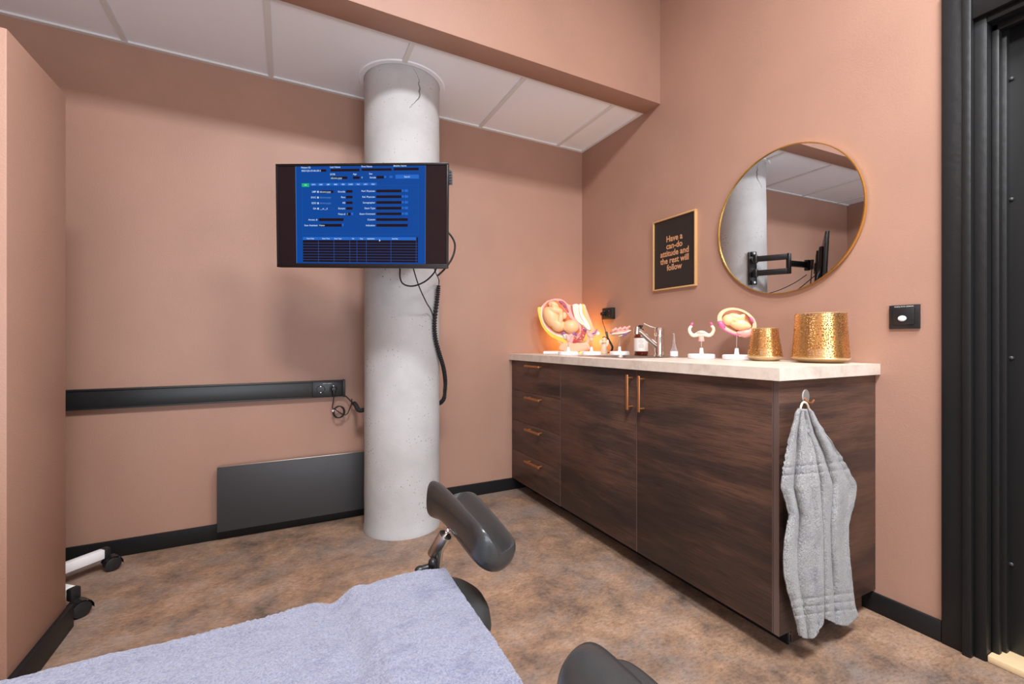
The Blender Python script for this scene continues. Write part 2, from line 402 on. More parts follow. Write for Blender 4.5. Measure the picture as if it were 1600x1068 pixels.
# ------------------------------------------------------------ television and its wall arm
TW, TH = .735, .430
tv = thing('television', 'black flat television showing a blue patient form, held in front of the concrete column', 'television')
TC = Vector((.280, 1.932, 1.527))
M3 = Matrix.Rotation(R(-31.03), 3, 'Z') @ Matrix.Rotation(R(3.08), 3, 'X') @ Matrix.Rotation(R(1.06), 3, 'Y')
Xa, Za, Ya = M3.col[0], -M3.col[1], M3.col[2]
nrm = Vector((Za.x, Za.y, 0)).normalized()
MT = Matrix((( Xa.x, Ya.x, Za.x, TC.x), (Xa.y, Ya.y, Za.y, TC.y), (Xa.z, Ya.z, Za.z, TC.z), (0, 0, 0, 1)))
tv.matrix_world = MT
b = B()
box(b, -TW/2, TW/2, -TH/2, TH/2, -.022, -.004, .004)
box(b, -TW*.36, TW*.36, -TH*.42, TH*.30, -.05, -.02, .010)
obj('housing', b, M['blackpl'], tv)
b = B(); bz = .009
for (x0, x1, y0, y1) in ((-TW/2, TW/2, TH/2-bz, TH/2), (-TW/2, TW/2, -TH/2, -TH/2+.016), (-TW/2, -TW/2+bz, -TH/2+.016, TH/2-bz), (TW/2-bz, TW/2, -TH/2+.016, TH/2-bz)):
    box(b, x0, x1, y0, y1, -.006, .004, .0015)
obj('bezel', b, M['tvbezel'], tv)
def sx(px): return (px-12)/1480*TW - TW/2
def sy(py): return TH/2 - (py-82)/900*TH
b = B()
def q(x0, y0, x1, y1, mi, z): 
    vs = [b.verts.new((sx(x), sy(y), z)) for x, y in ((x0, y1), (x1, y1), (x1, y0), (x0, y0))]
    f = b.faces.new(vs); f.material_index = mi
mats = [M['tvglass'], M['ui'], M['uidark'], M['uibar'], M['uigreen'], M['uiline'], M['uitext'], M['uidim']]
box(b, -TW/2+bz, TW/2-bz, -TH/2+.016, TH/2-bz, -.0045, 0, 0, 0)
q(184, 104, 1303, 946, 1, .0004)
for r_ in ((395, 130, 452, 152), (490, 128, 740, 150), (758, 126, 1014, 147), (1032, 123, 1244, 145), (490, 193, 635, 215), (684, 193, 742, 215), (886, 190, 948, 213),
           (392, 312, 512, 334), (624, 310, 679, 332), (624, 359, 679, 381), (624, 408, 679, 430), (624, 457, 679, 479), (628, 505, 662, 528),
           (884, 308, 1098, 331), (884, 357, 1098, 380), (884, 406, 1098, 429), (884, 455, 1098, 478), (884, 504, 1098, 526), (884, 553, 1152, 576), (884, 602, 1152, 626),
           (385, 553, 600, 577), (385, 602, 584, 626), (242, 742, 1240, 934), (1224, 716, 1240, 742)): q(*r_, 2, .0008)
q(1048, 181, 1246, 215, 3, .0008); q(238, 250, 304, 281, 4, .0008)
for i in range(9): q(311+i*64.5, 248, 371+i*64.5, 271, 3, .0008)
q(242, 716, 1222, 742, 3, .0008)
for y in (310, 359, 408, 457, 506): q(1102, y-3, 1118, y+17, 3, .0008); q(1126, y-3, 1154, y+18, 3, .0008)
q(586, 600, 600, 622, 3, .0008); q(666, 504, 684, 524, 3, .0008); q(952, 190, 968, 208, 3, .0008); q(996, 190, 1022, 208, 3, .0008)
for y in (768, 792, 816, 841, 865, 889, 913): q(242, y, 1240, y+3, 5, .0011)
for x in (378, 514, 652, 714, 795, 1008, 1223): q(x, 716, x+3, 934, 5, .0012)
for (x0, y0, x1, y1) in ((240, 270, 1240, 272), (240, 690, 1240, 692), (240, 270, 242, 692), (1239, 270, 1241, 692), (392, 458, 516, 460), (392, 480, 516, 482), (392, 458, 394, 482), (514, 458, 516, 482)): q(x0, y0, x1, y1, 5, .0008)
q(184, 104, 187, 946, 7, .0008); q(1301, 104, 1303, 946, 7, .0008)
k = [b.verts.new((sx(x), sy(y), .0016)) for x, y in ((908, 733), (922, 748), (914, 748), (908, 755))]
b.faces.new(k).material_index = 6
def tx(s, x, y, h=17, al='LEFT', mi=6, z=.0013): text_into(b, s, h/900*TH*1.25, Matrix.Translation((sx(x), sy(y), z)), al, .00012, mi)
for s, x, y in (('Patient ID', 234, 115), ('Last Name', 486, 113), ('First Name', 756, 110), ('Middle Name', 1030, 106), ('DOB', 486, 175), ('Age', 684, 174), ('Sex', 822, 172)): tx(s, x, y)
for s, x, y in (('EKE1Q5-23-06-20-2', 238, 143), ('dd.mm.yyyy', 492, 207), ('Y', 756, 205), ('female', 828, 204), ('dd.mm.yyyy', 394, 325), ('1', 630, 517), ('None', 388, 615)): tx(s, x, y)
for s, y in (('dd.mm.yyyy', 373), ('dd.mm.yyyy', 422)): tx(s, 394, y, mi=7)
tx('__w__d', 396, 470)
for s, y in (('LMP', 324), ('DOC', 373), ('EDD', 422), ('GA', 469)): tx(s, 364, y, al='RIGHT'); q(373, y-8, 385, y+8, 6, .0009)
for s, y in (('Gravida', 324), ('Para', 372), ('AB', 420), ('Ectopic', 468), ('Fetus #', 517)): tx(s, 616, y, al='RIGHT')
for s, y in (('Perf. Physician', 320), ('Ref. Physician', 370), ('Sonographer', 419), ('Exam Type', 467), ('Exam Comment', 516), ('Custom', 565), ('Indication', 615)): tx(s, 874, y, al='RIGHT')
tx('Access. #', 372, 566, al='RIGHT'); tx('Scan Assistant', 374, 615, al='RIGHT')
tx('Search', 1146, 200, 15, 'CENTER')
for i, s in enumerate(('GYN', 'ABD', 'SMP', 'MSK', 'BRE', 'CARD', 'VAS', 'URO', 'NEU')): tx(s, 341+i*64.5, 262, 12, 'CENTER')
tx('OB', 271, 266, 13, 'CENTER')
for s, x in (('Exam Date', 310), ('Exam Time', 446), ('Exam Type', 550), ('GA', 682), ('Org', 754), ('Application', 836), ('Send Sta.', 1044)): tx(s, x, 730, 12, 'CENTER', 6)
scr = obj('screen', b, mats, tv, smooth=False)
b = B(); box(b, TW/2-.001, TW/2+.014, .13, .19, -.018, -.012, .001)
for i in range(5): box(b, TW/2+.002, TW/2+.012, .136+i*.011, .141+i*.011, -.011, -.009)
tag(obj('vent_tab', b, M['darkgrey'], tv), 'grey ribbed tab')
b = B()
box(b, -.11, -.08, -.12, .12, -.062, -.05, .002); box(b, .08, .11, -.12, .12, -.062, -.05, .002); box(b, -.11, .11, -.03, .03, -.07, -.06, .002)
obj('mounting_bracket', b, M['blackmet'], tv)

arm = thing('swivel_bracket', 'black double-jointed swivel bracket bolted to the concrete column, carrying the television', 'bracket')
pa = R(-62.7); pn = Vector((math.cos(pa), math.sin(pa), 0)); pt = Vector((-pn.y, pn.x, 0))
pc = Vector((CX, CY, 1.55))+pn*(CR+.012)
MP = Matrix(((pt.x, pn.x, 0, pc.x), (pt.y, pn.y, 0, pc.y), (0, 0, 1, pc.z), (0, 0, 0, 1)))
b = B(); box(b, -.030, .030, -.011, .010, -.128, .128, .003, M=MP); box(b, -.018, .018, .010, .028, -.128, -.098, .003, M=MP); box(b, -.018, .018, .010, .028, .10, .128, .003, M=MP)
obj('wall_plate', b, M['blackmet'], arm)
for z in (-.112, .112): b = B(); cyl(b, MP @ Vector((0, .009, z)), MP @ Vector((0, .034, z)), .008, seg=12); tag(obj('bolt', b, M['steel'], arm), 'silver bolt')
ja = MP @ Vector((0, .045, 0)); el_ = Vector((.56, 2.03, 0)); tvb = Vector((TC.x, TC.y, 0))-nrm*.112
def bar(bm, p, q, z, w_=.028, h=.042):
    p = Vector((p.x, p.y, z)); q_ = Vector((q.x, q.y, z)); dd = (q_-p).normalized(); s = Vector((-dd.y, dd.x, 0)); m = (p+q_)/2; LL = (q_-p).length
    box(bm, -LL/2, LL/2, -w_/2, w_/2, -h/2, h/2, .003, M=Matrix(((dd.x, s.x, 0, m.x), (dd.y, s.y, 0, m.y), (0, 0, 1, m.z), (0, 0, 0, 1))))
for z in (1.614, 1.506):
    b = B(); bar(b, ja, el_, z); cyl(b, (ja.x, ja.y, z-.03), (ja.x, ja.y, z+.03), .017, bev=.002); obj('lower_arm', b, M['blackmet'], arm)
b = B(); cyl(b, (el_.x, el_.y, 1.485), (el_.x, el_.y, 1.637), .017, bev=.003); obj('elbow_joint', b, M['blackmet'], arm)
b = B(); bar(b, el_, tvb, 1.562); obj('upper_arm', b, M['blackmet'], arm)
b = B(); cyl(b, (tvb.x, tvb.y, 1.52), (tvb.x, tvb.y, 1.60), .02, bev=.003); p_ = tvb-(-nrm)*.022
box(b, -.035, .035, -.035+.03, .035+.03, -.096, -.0725, .002, M=MT)
obj('tilt_head', b, M['blackmet'], arm)

# cables of the television
def cab(name, label, pts, r, m, grp=None, n=10, seg=8):
    b = B(); tube(b, pts, r, seg, n); return tag(obj(name, b, m), label, 'cable', grp)
def colw(a, z, r): return Vector((CX+r*math.cos(R(a)), CY+r*math.sin(R(a)), z))
cab('cable', 'black cable hanging in a wide loop under the television corner',
    [(.41, 1.88, 1.44), (.440, 1.93, 1.35), (.452, 1.975, 1.285), (.475, 1.99, 1.258), (.52, 1.985, 1.255), (.565, 1.93, 1.280), (.588, 1.87, 1.33), (.580, 1.86, 1.42), (.56, 1.865, 1.5)], .0035, M['rubber'])
cab('cable', 'thin black cable running straight down from the television into the ribbed sleeve',
    [(.46, 1.90, 1.46), (.50, 1.98, 1.38), (.56, 2.08, 1.28), (.625, 2.165, 1.20), (.665, 2.225, 1.17), colw(-56, 1.13, .216)], .003, M['rubber'])
cab('cable', 'thin grey cable dropping from the television into the top of the ribbed sleeve',
    [(.56, 1.90, 1.46), (.60, 1.98, 1.40), (.65, 2.10, 1.35), colw(-49, 1.33, .230), colw(-47, 1.295, .224)], .003, M['darkgrey'])
cab('cable', 'glossy dark cable bulging out past the right edge of the television',
    [(.57, 1.80, 1.49), (.608, 1.785, 1.465), (.636, 1.785, 1.43), (.640, 1.785, 1.395), (.625, 1.785, 1.35), (.60, 1.80, 1.31), (.59, 1.86, 1.29)], .0042, M['blackpl'])
# spiral sleeve from the television down and round behind the column
sl = [colw(-47, 1.30, .224), colw(-49, 1.22, .220), colw(-53, 1.11, .215), colw(-51, 1.02, .215), colw(-40, .93, .218), colw(-26, .86, .224), colw(-15, .79, .232), colw(-12, .73, .232), colw(-8, .67, .222),
      colw(25, .63, .219), colw(90, .60, .219), colw(140, .62, .219), colw(163, .632, .228), Vector((.348, 2.610, .648)), Vector((.338, 2.615, .656))]
b = B(); P = smooth_path(sl, 40); 
tube(b, P, .0115, 12, sm=False, rf=lambda t: .0100+.0022*(1 if math.sin(t*len(P)*1.05) > 0 else -1))
tag(obj('cable_sleeve', b, M['rubber']), 'black ribbed cable sleeve winding down the right side of the concrete column', 'cable sleeve')

cab('cable', 'short black cable from the trunking end into the ribbed sleeve left of the column', [(.290, 2.655, .700), (.305, 2.640, .690), (.325, 2.625, .668), (.350, 2.610, .648)], .0035, M['rubber'])
# ------------------------------------------------------------ dado trunking with sockets
RY = YB
tr = thing('cable_trunking', 'long black cable trunking fixed along the back wall left of the column', 'trunking', (0, RY, .74))
b = B(); box(b, XL, .288, -.030, 0, -.045, .045, .003); box(b, XL, .288, -.034, 0, .037, .046, .002); box(b, XL, .288, -.034, 0, -.046, -.040, .002)
obj('channel', b, M['blackmet'], tr)
b = B(); box(b, .286, .297, -.037, 0, -.049, .049, .003); obj('end_cap', b, M['blackmet'], tr)
b = B(); box(b, .128, .280, -.038, -.028, -.041, .039, .003); obj('socket_plate', b, M['blackpl'], tr)
def socket(parent, M_, bodymat=None):
    b = B(); lathe(b, [(.0205, 0), (.0225, .001), (.0225, .003), (.0195, .003), (.0185, -.006), (0.0001, -.006)], 32, M=M_, cap=False)
    for s in (-1, 1): 
        c = M_ @ Vector((s*.0095, 0, -.005)); ell(b, c, .0027, sub=2, mi=1)
        box(b, -.003, .003, s*.0165-.002, s*.0165+.002, -.006, .002, 0, 2, M=M_)
    return obj('socket', b, [M['rubber'], M['blackpl'], M['steel']], parent)
FY = Matrix(((1, 0, 0, 0), (0, 0, -1, 0), (0, 1, 0, 0), (0, 0, 0, 1)))   # local z towards -y
for x in (.170, .236): socket(tr, Matrix.Translation((x, -.0375, -.001)) @ FY)
b = B(); text_into(b, 'NORDIC DESIGN', .006, Matrix.Translation((.204, -.0386, .030)) @ FY, 'CENTER')
obj('printed_mark', b, M['whiteink'], tr)
pl = thing('plug', 'black plug with its cable coiled in a small loop, pushed into the trunking socket', 'plug', (.236, RY-.0375, .739))
b = B(); cyl(b, (0, .003, 0), (0, -.028, 0), .0165, .013, bev=.003); tube(b, [(0, -.018, -.005), (0, -.024, -.022), (0, -.022, -.042)], .006, 12, 6, rf=lambda t: .009-.004*t); obj('plug_body', b, M['blackpl'], pl)
b = B(); pts = [(0, -.022, -.04), (-.004, -.018, -.075), (-.008, -.012, -.10)]
for k in range(0, 46): a = R(150+k*24); pts.append((.022+.027*math.cos(a)+.0006*k/3, -.012-.0002*k, -.128+.032*math.sin(a)))
pts += [(.062, -.012, -.148), (.085, -.010, -.11), (.094, -.008, -.085), (.096, -.004, -.06)]
tube(b, pts, .0028, 8, 3); obj('plug_cable', b, M['rubber'], pl)
b = B(); lathe(b, [(.006, -.004), (.0065, -.004), (.0065, .004), (.006, .004)], 16, M=Matrix.Translation((-.004, -.014, -.12)) @ Euler((0, R(30), 0)).to_matrix().to_4x4(), closed=True); box(b, -.004, .018, -.020, -.018, -.118, -.114)
tag(obj('cable_tie', b, M['zipw'], pl), 'pale clear cable tie')

# ------------------------------------------------------------ wall heater
h = thing('panel_heater', 'low anthracite panel heater hung on the back wall beside the column', 'heater', (0, YB, 0))
b = B(); box(b, -.3035, .56, -.070, -.052, .057, .376, .002); obj('front_panel', b, M['darkgrey'], h)
b = B(); box(b, -.3035, .56, -.055, -.03, .374, .3775, .0015); tag(obj('top_edge', b, M['steel'], h), 'thin light metal top edge')
b = B(); box(b, -.26, .52, -.052, -.02, .08, .36, .003); obj('convector', b, M['blackmet'], h)
for x in (-.12, .38): b = B(); box(b, x-.015, x+.015, -.02, 0, .14, .34, .002); obj('wall_bracket', b, M['blackmet'], h)

# ------------------------------------------------------------ cabinets
CFX = 1.368; ZB_, ZT_ = .080, .880; YE = .847
def cabinet_body(bm, y0, y1, sides=True):
    x0 = CFX+.022; x1 = XR-.002
    box(bm, x0, x1, y0+.001, y0+.017, ZB_, ZT_-.001); box(bm, x0, x1, y1-.017, y1-.001, ZB_, ZT_-.001)
    box(bm, x0, x1, y0+.017, y1-.017, ZB_, ZB_+.016); box(bm, x1-.008, x1, y0+.017, y1-.017, ZB_+.016, ZT_-.001)
    box(bm, x0, x0+.018, y0+.017, y1-.017, ZT_-.06, ZT_-.001)
dr = thing('drawer_unit', 'dark walnut unit of four drawers at the corner end of the worktop', 'cabinet')
b = B(); cabinet_body(b, 2.077, YB-.002); obj('body', b, M['wood'], dr)
for i in range(4):
    z0 = ZB_+i*.2; b = B(); box(b, CFX, CFX+.019, 2.0785, YB-.006, z0+.0015, z0+.1985, .001)
    box(b, CFX-.0003, CFX+.018, 2.0780, 2.0798, z0+.0015, z0+.1985, mi=1); box(b, CFX-.0003, CFX+.018, 2.0785, YB-.006, z0+.0010, z0+.0024, mi=1)
    fr = obj('drawer', b, [M['wood'], M['edge']], dr)
    b = B(); zz = z0+(.170 if i == 3 else .172)
    box(b, CFX-.037, CFX-.026, 2.262, 2.440, zz-.007, zz+.006, .002)
    for y in (2.285, 2.417): box(b, CFX-.028, CFX+.001, y-.004, y+.004, zz-.004, zz+.004, .0015)
    tag(obj('handle', b, M['copper'], fr), 'copper bar handle')
sc_ = thing('sink_cabinet', 'long dark walnut cabinet with two large doors under the sink and worktop end', 'cabinet')
b = B(); cabinet_body(b, .866, 2.0765); obj('body', b, M['wood'], sc_)
for (y0, y1, yh) in ((1.4745, 2.0755, 1.502), (.8675, 1.4715, 1.430)):
    b = B(); box(b, CFX, CFX+.019, y0, y1, ZB_+.0015, ZT_-.0015, .001); box(b, CFX-.0003, CFX+.018, y0-.0005, y0+.0013, ZB_+.0015, ZT_-.0015, mi=1); dd = obj('door', b, [M['wood'], M['edge']], sc_)
    b = B(); box(b, CFX-.034, CFX-.027, yh-.007, yh+.007, .700, .856, .0035, seg=3)
    for z in (.715, .842): cyl(b, (CFX-.028, yh, z), (CFX+.001, yh, z), .004, seg=12)
    tag(obj('handle', b, M['copper'], dd), 'copper bar handle')
b = B(); box(b, CFX+.002, XR-.001, YE, .8655, ZB_-.0, ZT_-.001, .0012); box(b, CFX+.0012, CFX+.004, YE+.0005, .865, ZB_+.0005, ZT_-.0015, mi=1); obj('side_panel', b, [M['wood'], M['edge']], sc_)
b = B(); box(b, 1.476, 1.492, .885, YB-.016, 0, ZB_-.001); box(b, 1.492, XR-.016, .885, .900, 0, ZB_-.001, mi=1)
tag(obj('plinth', b, [M['blackwood'], M['wood']]), 'black recessed plinth under the walnut cabinets', 'plinth')
b = B()
for (x0, x1, z0, z1) in ((0, .002, 0, .07), (.012, .014, 0, .07), (0, .014, 0, .002), (0, .014, .03, .032)): box(b, 1.480+x0, 1.480+x1, .8815, .8845, .004+z0, .004+z1)
tag(obj('plinth_clip', b, M['steel']), 'small metal clip on the plinth under the cabinet end', 'clip')
# worktop with a cut-out for the sink
WX = 1.347; WY = .832
SX0, SX1, SY0, SY1 = 1.475, 1.885, 1.63, 2.08
b = B()
zt0, zt1 = ZT_, .920
hx0, hx1, hy0, hy1 = SX0+.02, SX1-.09, SY0+.02, SY1-.02
xs = [WX, hx0, hx1, XR-.001]; ys = [WY, hy0, hy1, YB-.001]
vv = {}
for i in range(4):
    for j in range(4):
        for k_, z in enumerate((zt0, zt1)): vv[i, j, k_] = b.verts.new((xs[i], ys[j], z))
for i in range(3):
    for j in range(3):
        if i == 1 and j == 1: continue
        b.faces.new([vv[i, j, 1], vv[i+1, j, 1], vv[i+1, j+1, 1], vv[i, j+1, 1]]); b.faces.new([vv[i, j, 0], vv[i, j+1, 0], vv[i+1, j+1, 0], vv[i+1, j, 0]])
for i in range(3):
    for j in (0, 3): b.faces.new([vv[i, j, 0], vv[i+1, j, 0], vv[i+1, j, 1], vv[i, j, 1]]); b.faces.new([vv[j, i, 0], vv[j, i+1, 0], vv[j, i+1, 1], vv[j, i, 1]])
for (p, q_) in (((1, 1), (2, 1)), ((2, 1), (2, 2)), ((2, 2), (1, 2)), ((1, 2), (1, 1))): b.faces.new([vv[(*p, 0)], vv[(*p, 1)], vv[(*q_, 1)], vv[(*q_, 0)]])
tag(obj('worktop', b, M['stone'], smooth=False), 'pale beige stone-look worktop lying on the walnut cabinets', 'worktop')
sk = thing('sink', 'stainless steel inset sink set into the beige worktop', 'sink', (0, 0, .9195))
b = B(); 
def ringr(bm, x0, x1, y0, y1, r, z, n=5):
    vs = []
    for (cx_, cy_, a0) in ((x1-r, y1-r, 0), (x0+r, y1-r, 90), (x0+r, y0+r, 180), (x1-r, y0+r, 270)):
        for k in range(n+1): a = R(a0+90*k/n); vs.append(bm.verts.new((cx_+r*math.cos(a), cy_+r*math.sin(a), z)))
    return vs
rg = [ringr(b, SX0, SX1, SY0, SY1, .02, .0005), ringr(b, SX0+.002, SX1-.002, SY0+.002, SY1-.002, .02, .003), ringr(b, hx0+.006, hx1-.006, hy0+.006, hy1-.006, .04, .0025),
      ringr(b, hx0+.008, hx1-.008, hy0+.008, hy1-.008, .04, -.01), ringr(b, hx0+.02, hx1-.02, hy0+.02, hy1-.02, .05, -.13), ringr(b, hx0+.06, hx1-.06, hy0+.06, hy1-.06, .04, -.145)]
for a_, c_ in zip(rg, rg[1:]):
    for i in range(len(a_)): b.faces.new((a_[i], a_[(i+1) % len(a_)], c_[(i+1) % len(a_)], c_[i]))
b.faces.new(rg[-1]); obj('basin', b, M['steel'], sk)
b = B(); cx_, cy_ = (hx0+hx1)/2, (hy0+hy1)/2; lathe(b, [(.03, -.1445), (.03, -.142), (.02, -.143)], 24, M=Matrix.Translation((cx_, cy_, 0))); obj('drain', b, M['chrome'], sk)
# tap
tp = thing('tap', 'chrome mixer tap with a slanting spout on the sink ledge', 'tap', (1.80, 1.767, .9225))
b = B(); lathe(b, [(.029, 0), (.029, .004), (.0245, .008), (.0245, .10), (.0235, .104), (.0235, .108)], 32); obj('tap_body', b, M['chrome'], tp)
b = B(); lathe(b, [(.0245, .109), (.0255, .112), (.0255, .148), (.0235, .156), (.012, .159)], 32); obj('tap_cap', b, M['chrome'], tp)
sd = Vector((-.95, .30, 0)).normalized()
b = B(); tube(b, [sd*.015+Vector((0, 0, .055)), sd*.06+Vector((0, 0, .092)), sd*.105+Vector((0, 0, .132)), sd*.125+Vector((0, 0, .142))], .0125, 20, 8, rf=lambda t: .0145-.001*t)
tube(b, [sd*.128+Vector((0, 0, .158)), sd*.131+Vector((0, 0, .120))], .015, 20, 2); obj('spout', b, M['chrome'], tp)
b = B(); tube(b, [sd*.010+Vector((0, 0, .150)), sd*.04+Vector((0, 0, .158)), sd*.09+Vector((0, 0, .178))], .0045, 12, 6, rf=lambda t: .0055-.0012*t); obj('lever', b, M['chrome'], tp)

# ------------------------------------------------------------ items on the worktop
ZW = .9205
# soap bottle
bt = thing('soap_bottle', 'amber pump bottle with a white label behind the tap spout', 'bottle', (1.835, 1.942, .923), R(0))
b = B(); lathe(b, [(.034, 0), (.038, .003), (.039, .008), (.039, .105), (.036, .116), (.024, .128), (.015, .133), (.0135, .142)], 40); obj('bottle_body', b, M['amber'], bt)
b = B(); lathe(b, [(.0395, .024), (.0395, .100)], 40, cap=False); lb = obj('label_wrap', b, M['label'], bt)
b = B()
for k, w_ in enumerate((.02, .03, .026, .012, .028, .03, .024)):
    a0 = 228; n = 6; z = .090-k*.0075
    for s in range(n):
        a1 = R(a0-w_/2/.04*57+s*w_/.04*57/n); a2 = R(a0-w_/2/.04*57+(s+1)*w_/.04*57/n)
        b.faces.new([b.verts.new((.0398*math.cos(a), .0398*math.sin(a), zz)) for a, zz in ((a1, z), (a2, z), (a2, z+.0018), (a1, z+.0018))])
obj('label_print', b, M['labelink'], lb)
b = B(); lathe(b, [(.0145, .141), (.0145, .152), (.006, .154), (.006, .166)], 24); lathe(b, [(.011, .164), (.011, .172), (.009, .175)], 24)
tube(b, [(0, 0, .170), (-.02, -.012, .171), (-.038, -.022, .166)], .0045, 10, 5); obj('pump', b, M['blackpl'], bt)
# vial
vi = thing('dropper_vial', 'small clear tapered vial with white fill right of the tap', 'vial', (1.86, 1.72, .923))
b = B(); lathe(b, [(.017, 0), (.0195, .002), (.0195, .028), (.015, .045), (.008, .07), (.0045, .10), (.004, .124)], 28); obj('vial_body', b, M['clear'], vi)
b = B(); lathe(b, [(.0200, .002), (.0202, .027)], 28, cap=False); obj('white_band', b, M['whitepl'], vi)
# lanterns
def lantern(name, label, loc, rb, rt, H, rdish):
    t = thing(name, label, 'lantern', loc, 0, 'perforated brass lanterns')
    b = B(); lathe(b, [(rdish*.62, 0), (rdish*.78, .003), (rdish, .017), (rdish*1.0, .019), (rdish*.95, .018), (rdish*.7, .008), (.0001, .006)], 56, cap=False); obj('dish', b, M['brass_pale'], t)
    b = B(); z0 = .019
    lathe(b, [(rb, z0), (rb, z0+.003), (rb*.985+rt*.015, z0+.008), (rt+(rb-rt)*.4, z0+H*.55), (rt, z0+H-.004), (rt+.001, z0+H)], 80, cap=False)
    uvl = b.loops.layers.uv.new('unwrapped'); rm = (rb+rt)/2
    for f in b.faces:
        ca = math.atan2(f.calc_center_median().y, f.calc_center_median().x)
        for lp in f.loops:
            a_ = math.atan2(lp.vert.co.y, lp.vert.co.x)
            while a_-ca > PI: a_ -= 2*PI
            while a_-ca < -PI: a_ += 2*PI
            lp[uvl].uv = (a_*rm, lp.vert.co.z)
    obj('perforated_shade', b, M['lantern'], t)
    for (r_, z) in ((rb, z0), (rt+.0005, z0+H)): b = B(); lathe(b, [(r_, z-.0015), (r_+.0018, z), (r_, z+.0015), (r_-.0015, z)], 80, closed=True); obj('rim', b, M['brass_pale'], t)
    b = B(); lathe(b, [(rt*.5, .0075), (rt*.5, .05), (rt*.48, .052), (rt*.1, .052)], 32); cyl(b, (0, 0, .05), (0, 0, .06), .0012, seg=8); tag(obj('candle', b, M['clay'], t), 'ivory candle')
    return t
lantern('lantern', 'taller wide perforated brass lantern nearest the worktop end', (1.845, .981, ZW), .094, .084, .170, .096)
lantern('lantern', 'smaller perforated brass lantern left of the tall one', (1.815, 1.184, ZW), .066, .050, .118, .068)

# anatomical models: white disc, cone, rod, then the organ. 'look' = local -y faces the camera
def stand(t, r, cone, rod0, rod1, h=.022):
    b = B(); lathe(b, [(r-.002, 0), (r, .002), (r, h-.004), (r-.005, h), (.01, h+.0008)], 48); lathe(b, [(.0105, h), (.0075, h+cone), (.004, h+cone+.001)], 24); obj('stand_base', b, M['whitepl'], t)
    b = B(); cyl(b, (0, 0, rod0), (0, 0, rod1), .0022, seg=12); obj('rod', b, M['steel'], t)
def face(x, y): return math.atan2(y, x)-PI/2
G = 'anatomical teaching models on the worktop'
# womb with ovary horns (right of the tap)
x, y = 1.80, 1.494
t = thing('anatomical_model', 'small U-shaped womb model with pink-tipped horns on a white disc stand', 'anatomical model', (x, y, ZW), face(x, y), G)
stand(t, .062, .028, .04, .10)
b = B(); ell(b, (0, 0, .118), (.030, .013, .014)); ell(b, (0, 0, .125), (.022, .010, .010))
for s in (-1, 1): tube(b, [(s*.015, 0, .115), (s*.038, 0, .112), (s*.052, 0, .128), (s*.054, 0, .145), (s*.044, 0, .160)], .008, 12, 6, rf=lambda t_: .010-.003*t_)
o = obj('womb', b, M['cream'], t); remesh(o, .003, 3)
b = B(); ell(b, (0, -.003, .122), (.024, .011, .009)); obj('uterus_body', b, M['pink'], t)
b = B(); cyl(b, (0, 0, .082), (0, 0, .106), .014, .012, bev=.003); obj('cervix', b, M['pink'], t)
for s in (-1, 1): b = B(); ell(b, (s*.044, 0, .165), (.007, .007, .011), (0, s*-25, 0)); obj('ovary', b, M['deeppink'], t)
# oval womb with fetus
x, y = 1.83, 1.327
t = thing('anatomical_model', 'oval womb model holding a curled baby, raised on a rod behind the small lantern', 'anatomical model', (x, y, ZW), face(x, y), G)
stand(t, .060, .028, .04, .115)
def ring_pts(c, a, bb, rot, n=40):
    return [(c[0]+a*math.cos(2*PI*i/n)*math.cos(rot)-bb*math.sin(2*PI*i/n)*math.sin(rot), c[1]+a*math.cos(2*PI*i/n)*math.sin(rot)+bb*math.sin(2*PI*i/n)*math.cos(rot)) for i in range(n)]
b = B(); cc = (0.0, .170); rr = R(-28)
o1 = ring_pts(cc, .084, .060, rr); o2 = ring_pts((cc[0]+.002, cc[1]+.004), .066, .046, rr)
n = len(o1); va = [[b.verts.new((p[0], yy, p[1])) for p in o_] for o_, yy in ((o1, -.012), (o1, .028), (o2, -.012), (o2, .014))]
for i in range(n):
    j = (i+1) % n
    b.faces.new((va[0][i], va[0][j], va[1][j], va[1][i])); b.faces.new((va[0][j], va[0][i], va[2][i], va[2][j])); b.faces.new((va[2][j], va[2][i], va[3][i], va[3][j]))
b.faces.new(va[1]); b.faces.new(va[3][::-1]); bmesh.ops.bevel(b, geom=[e for e in b.edges if len(e.link_faces) == 2 and e.calc_face_angle() > 1], offset=.005, segments=3, affect='EDGES')
obj('womb_shell', b, M['skin'], t)
b = B(); 
ell(b, (.016, -.008, .155), (.044, .022, .024), (0, 12, 0)); ell(b, (-.034, -.008, .180), (.026, .022, .026)); ell(b, (.0, -.012, .192), (.036, .014, .015), (0, 20, 0)); ell(b, (.022, -.012, .192), (.012, .012, .016), (0, 40, 0)); ell(b, (-.005, -.018, .178), (.028, .009, .008), (0, 35, 0))
o = obj('baby', b, M['fetus'], t); remesh(o, .0028, 3)
b = B(); ell(b, (-.062, -.012, .158), (.013, .010, .022), (0, -35, 0)); obj('placenta', b, M['deeppink'], t)
b = B(); ell(b, (.060, -.012, .178), (.006, .006, .016), (0, -25, 0)); obj('womb_fold', b, M['deeppink'], t)
b = B(); ell(b, (.036, -.008, .118), (.026, .016, .020)); ell(b, (.058, -.004, .13), (.016, .014, .012)); ell(b, (.016, -.006, .120), (.02, .014, .012)); o = obj('cervix', b, M['pink'], t); remesh(o, .003, 3)
b = B(); tube(b, [(-.07, -.016, .16), (-.05, -.016, .135), (-.02, -.016, .118), (.01, -.016, .108)], .004, 10, 6); obj('membrane', b, M['deeppink'], t)
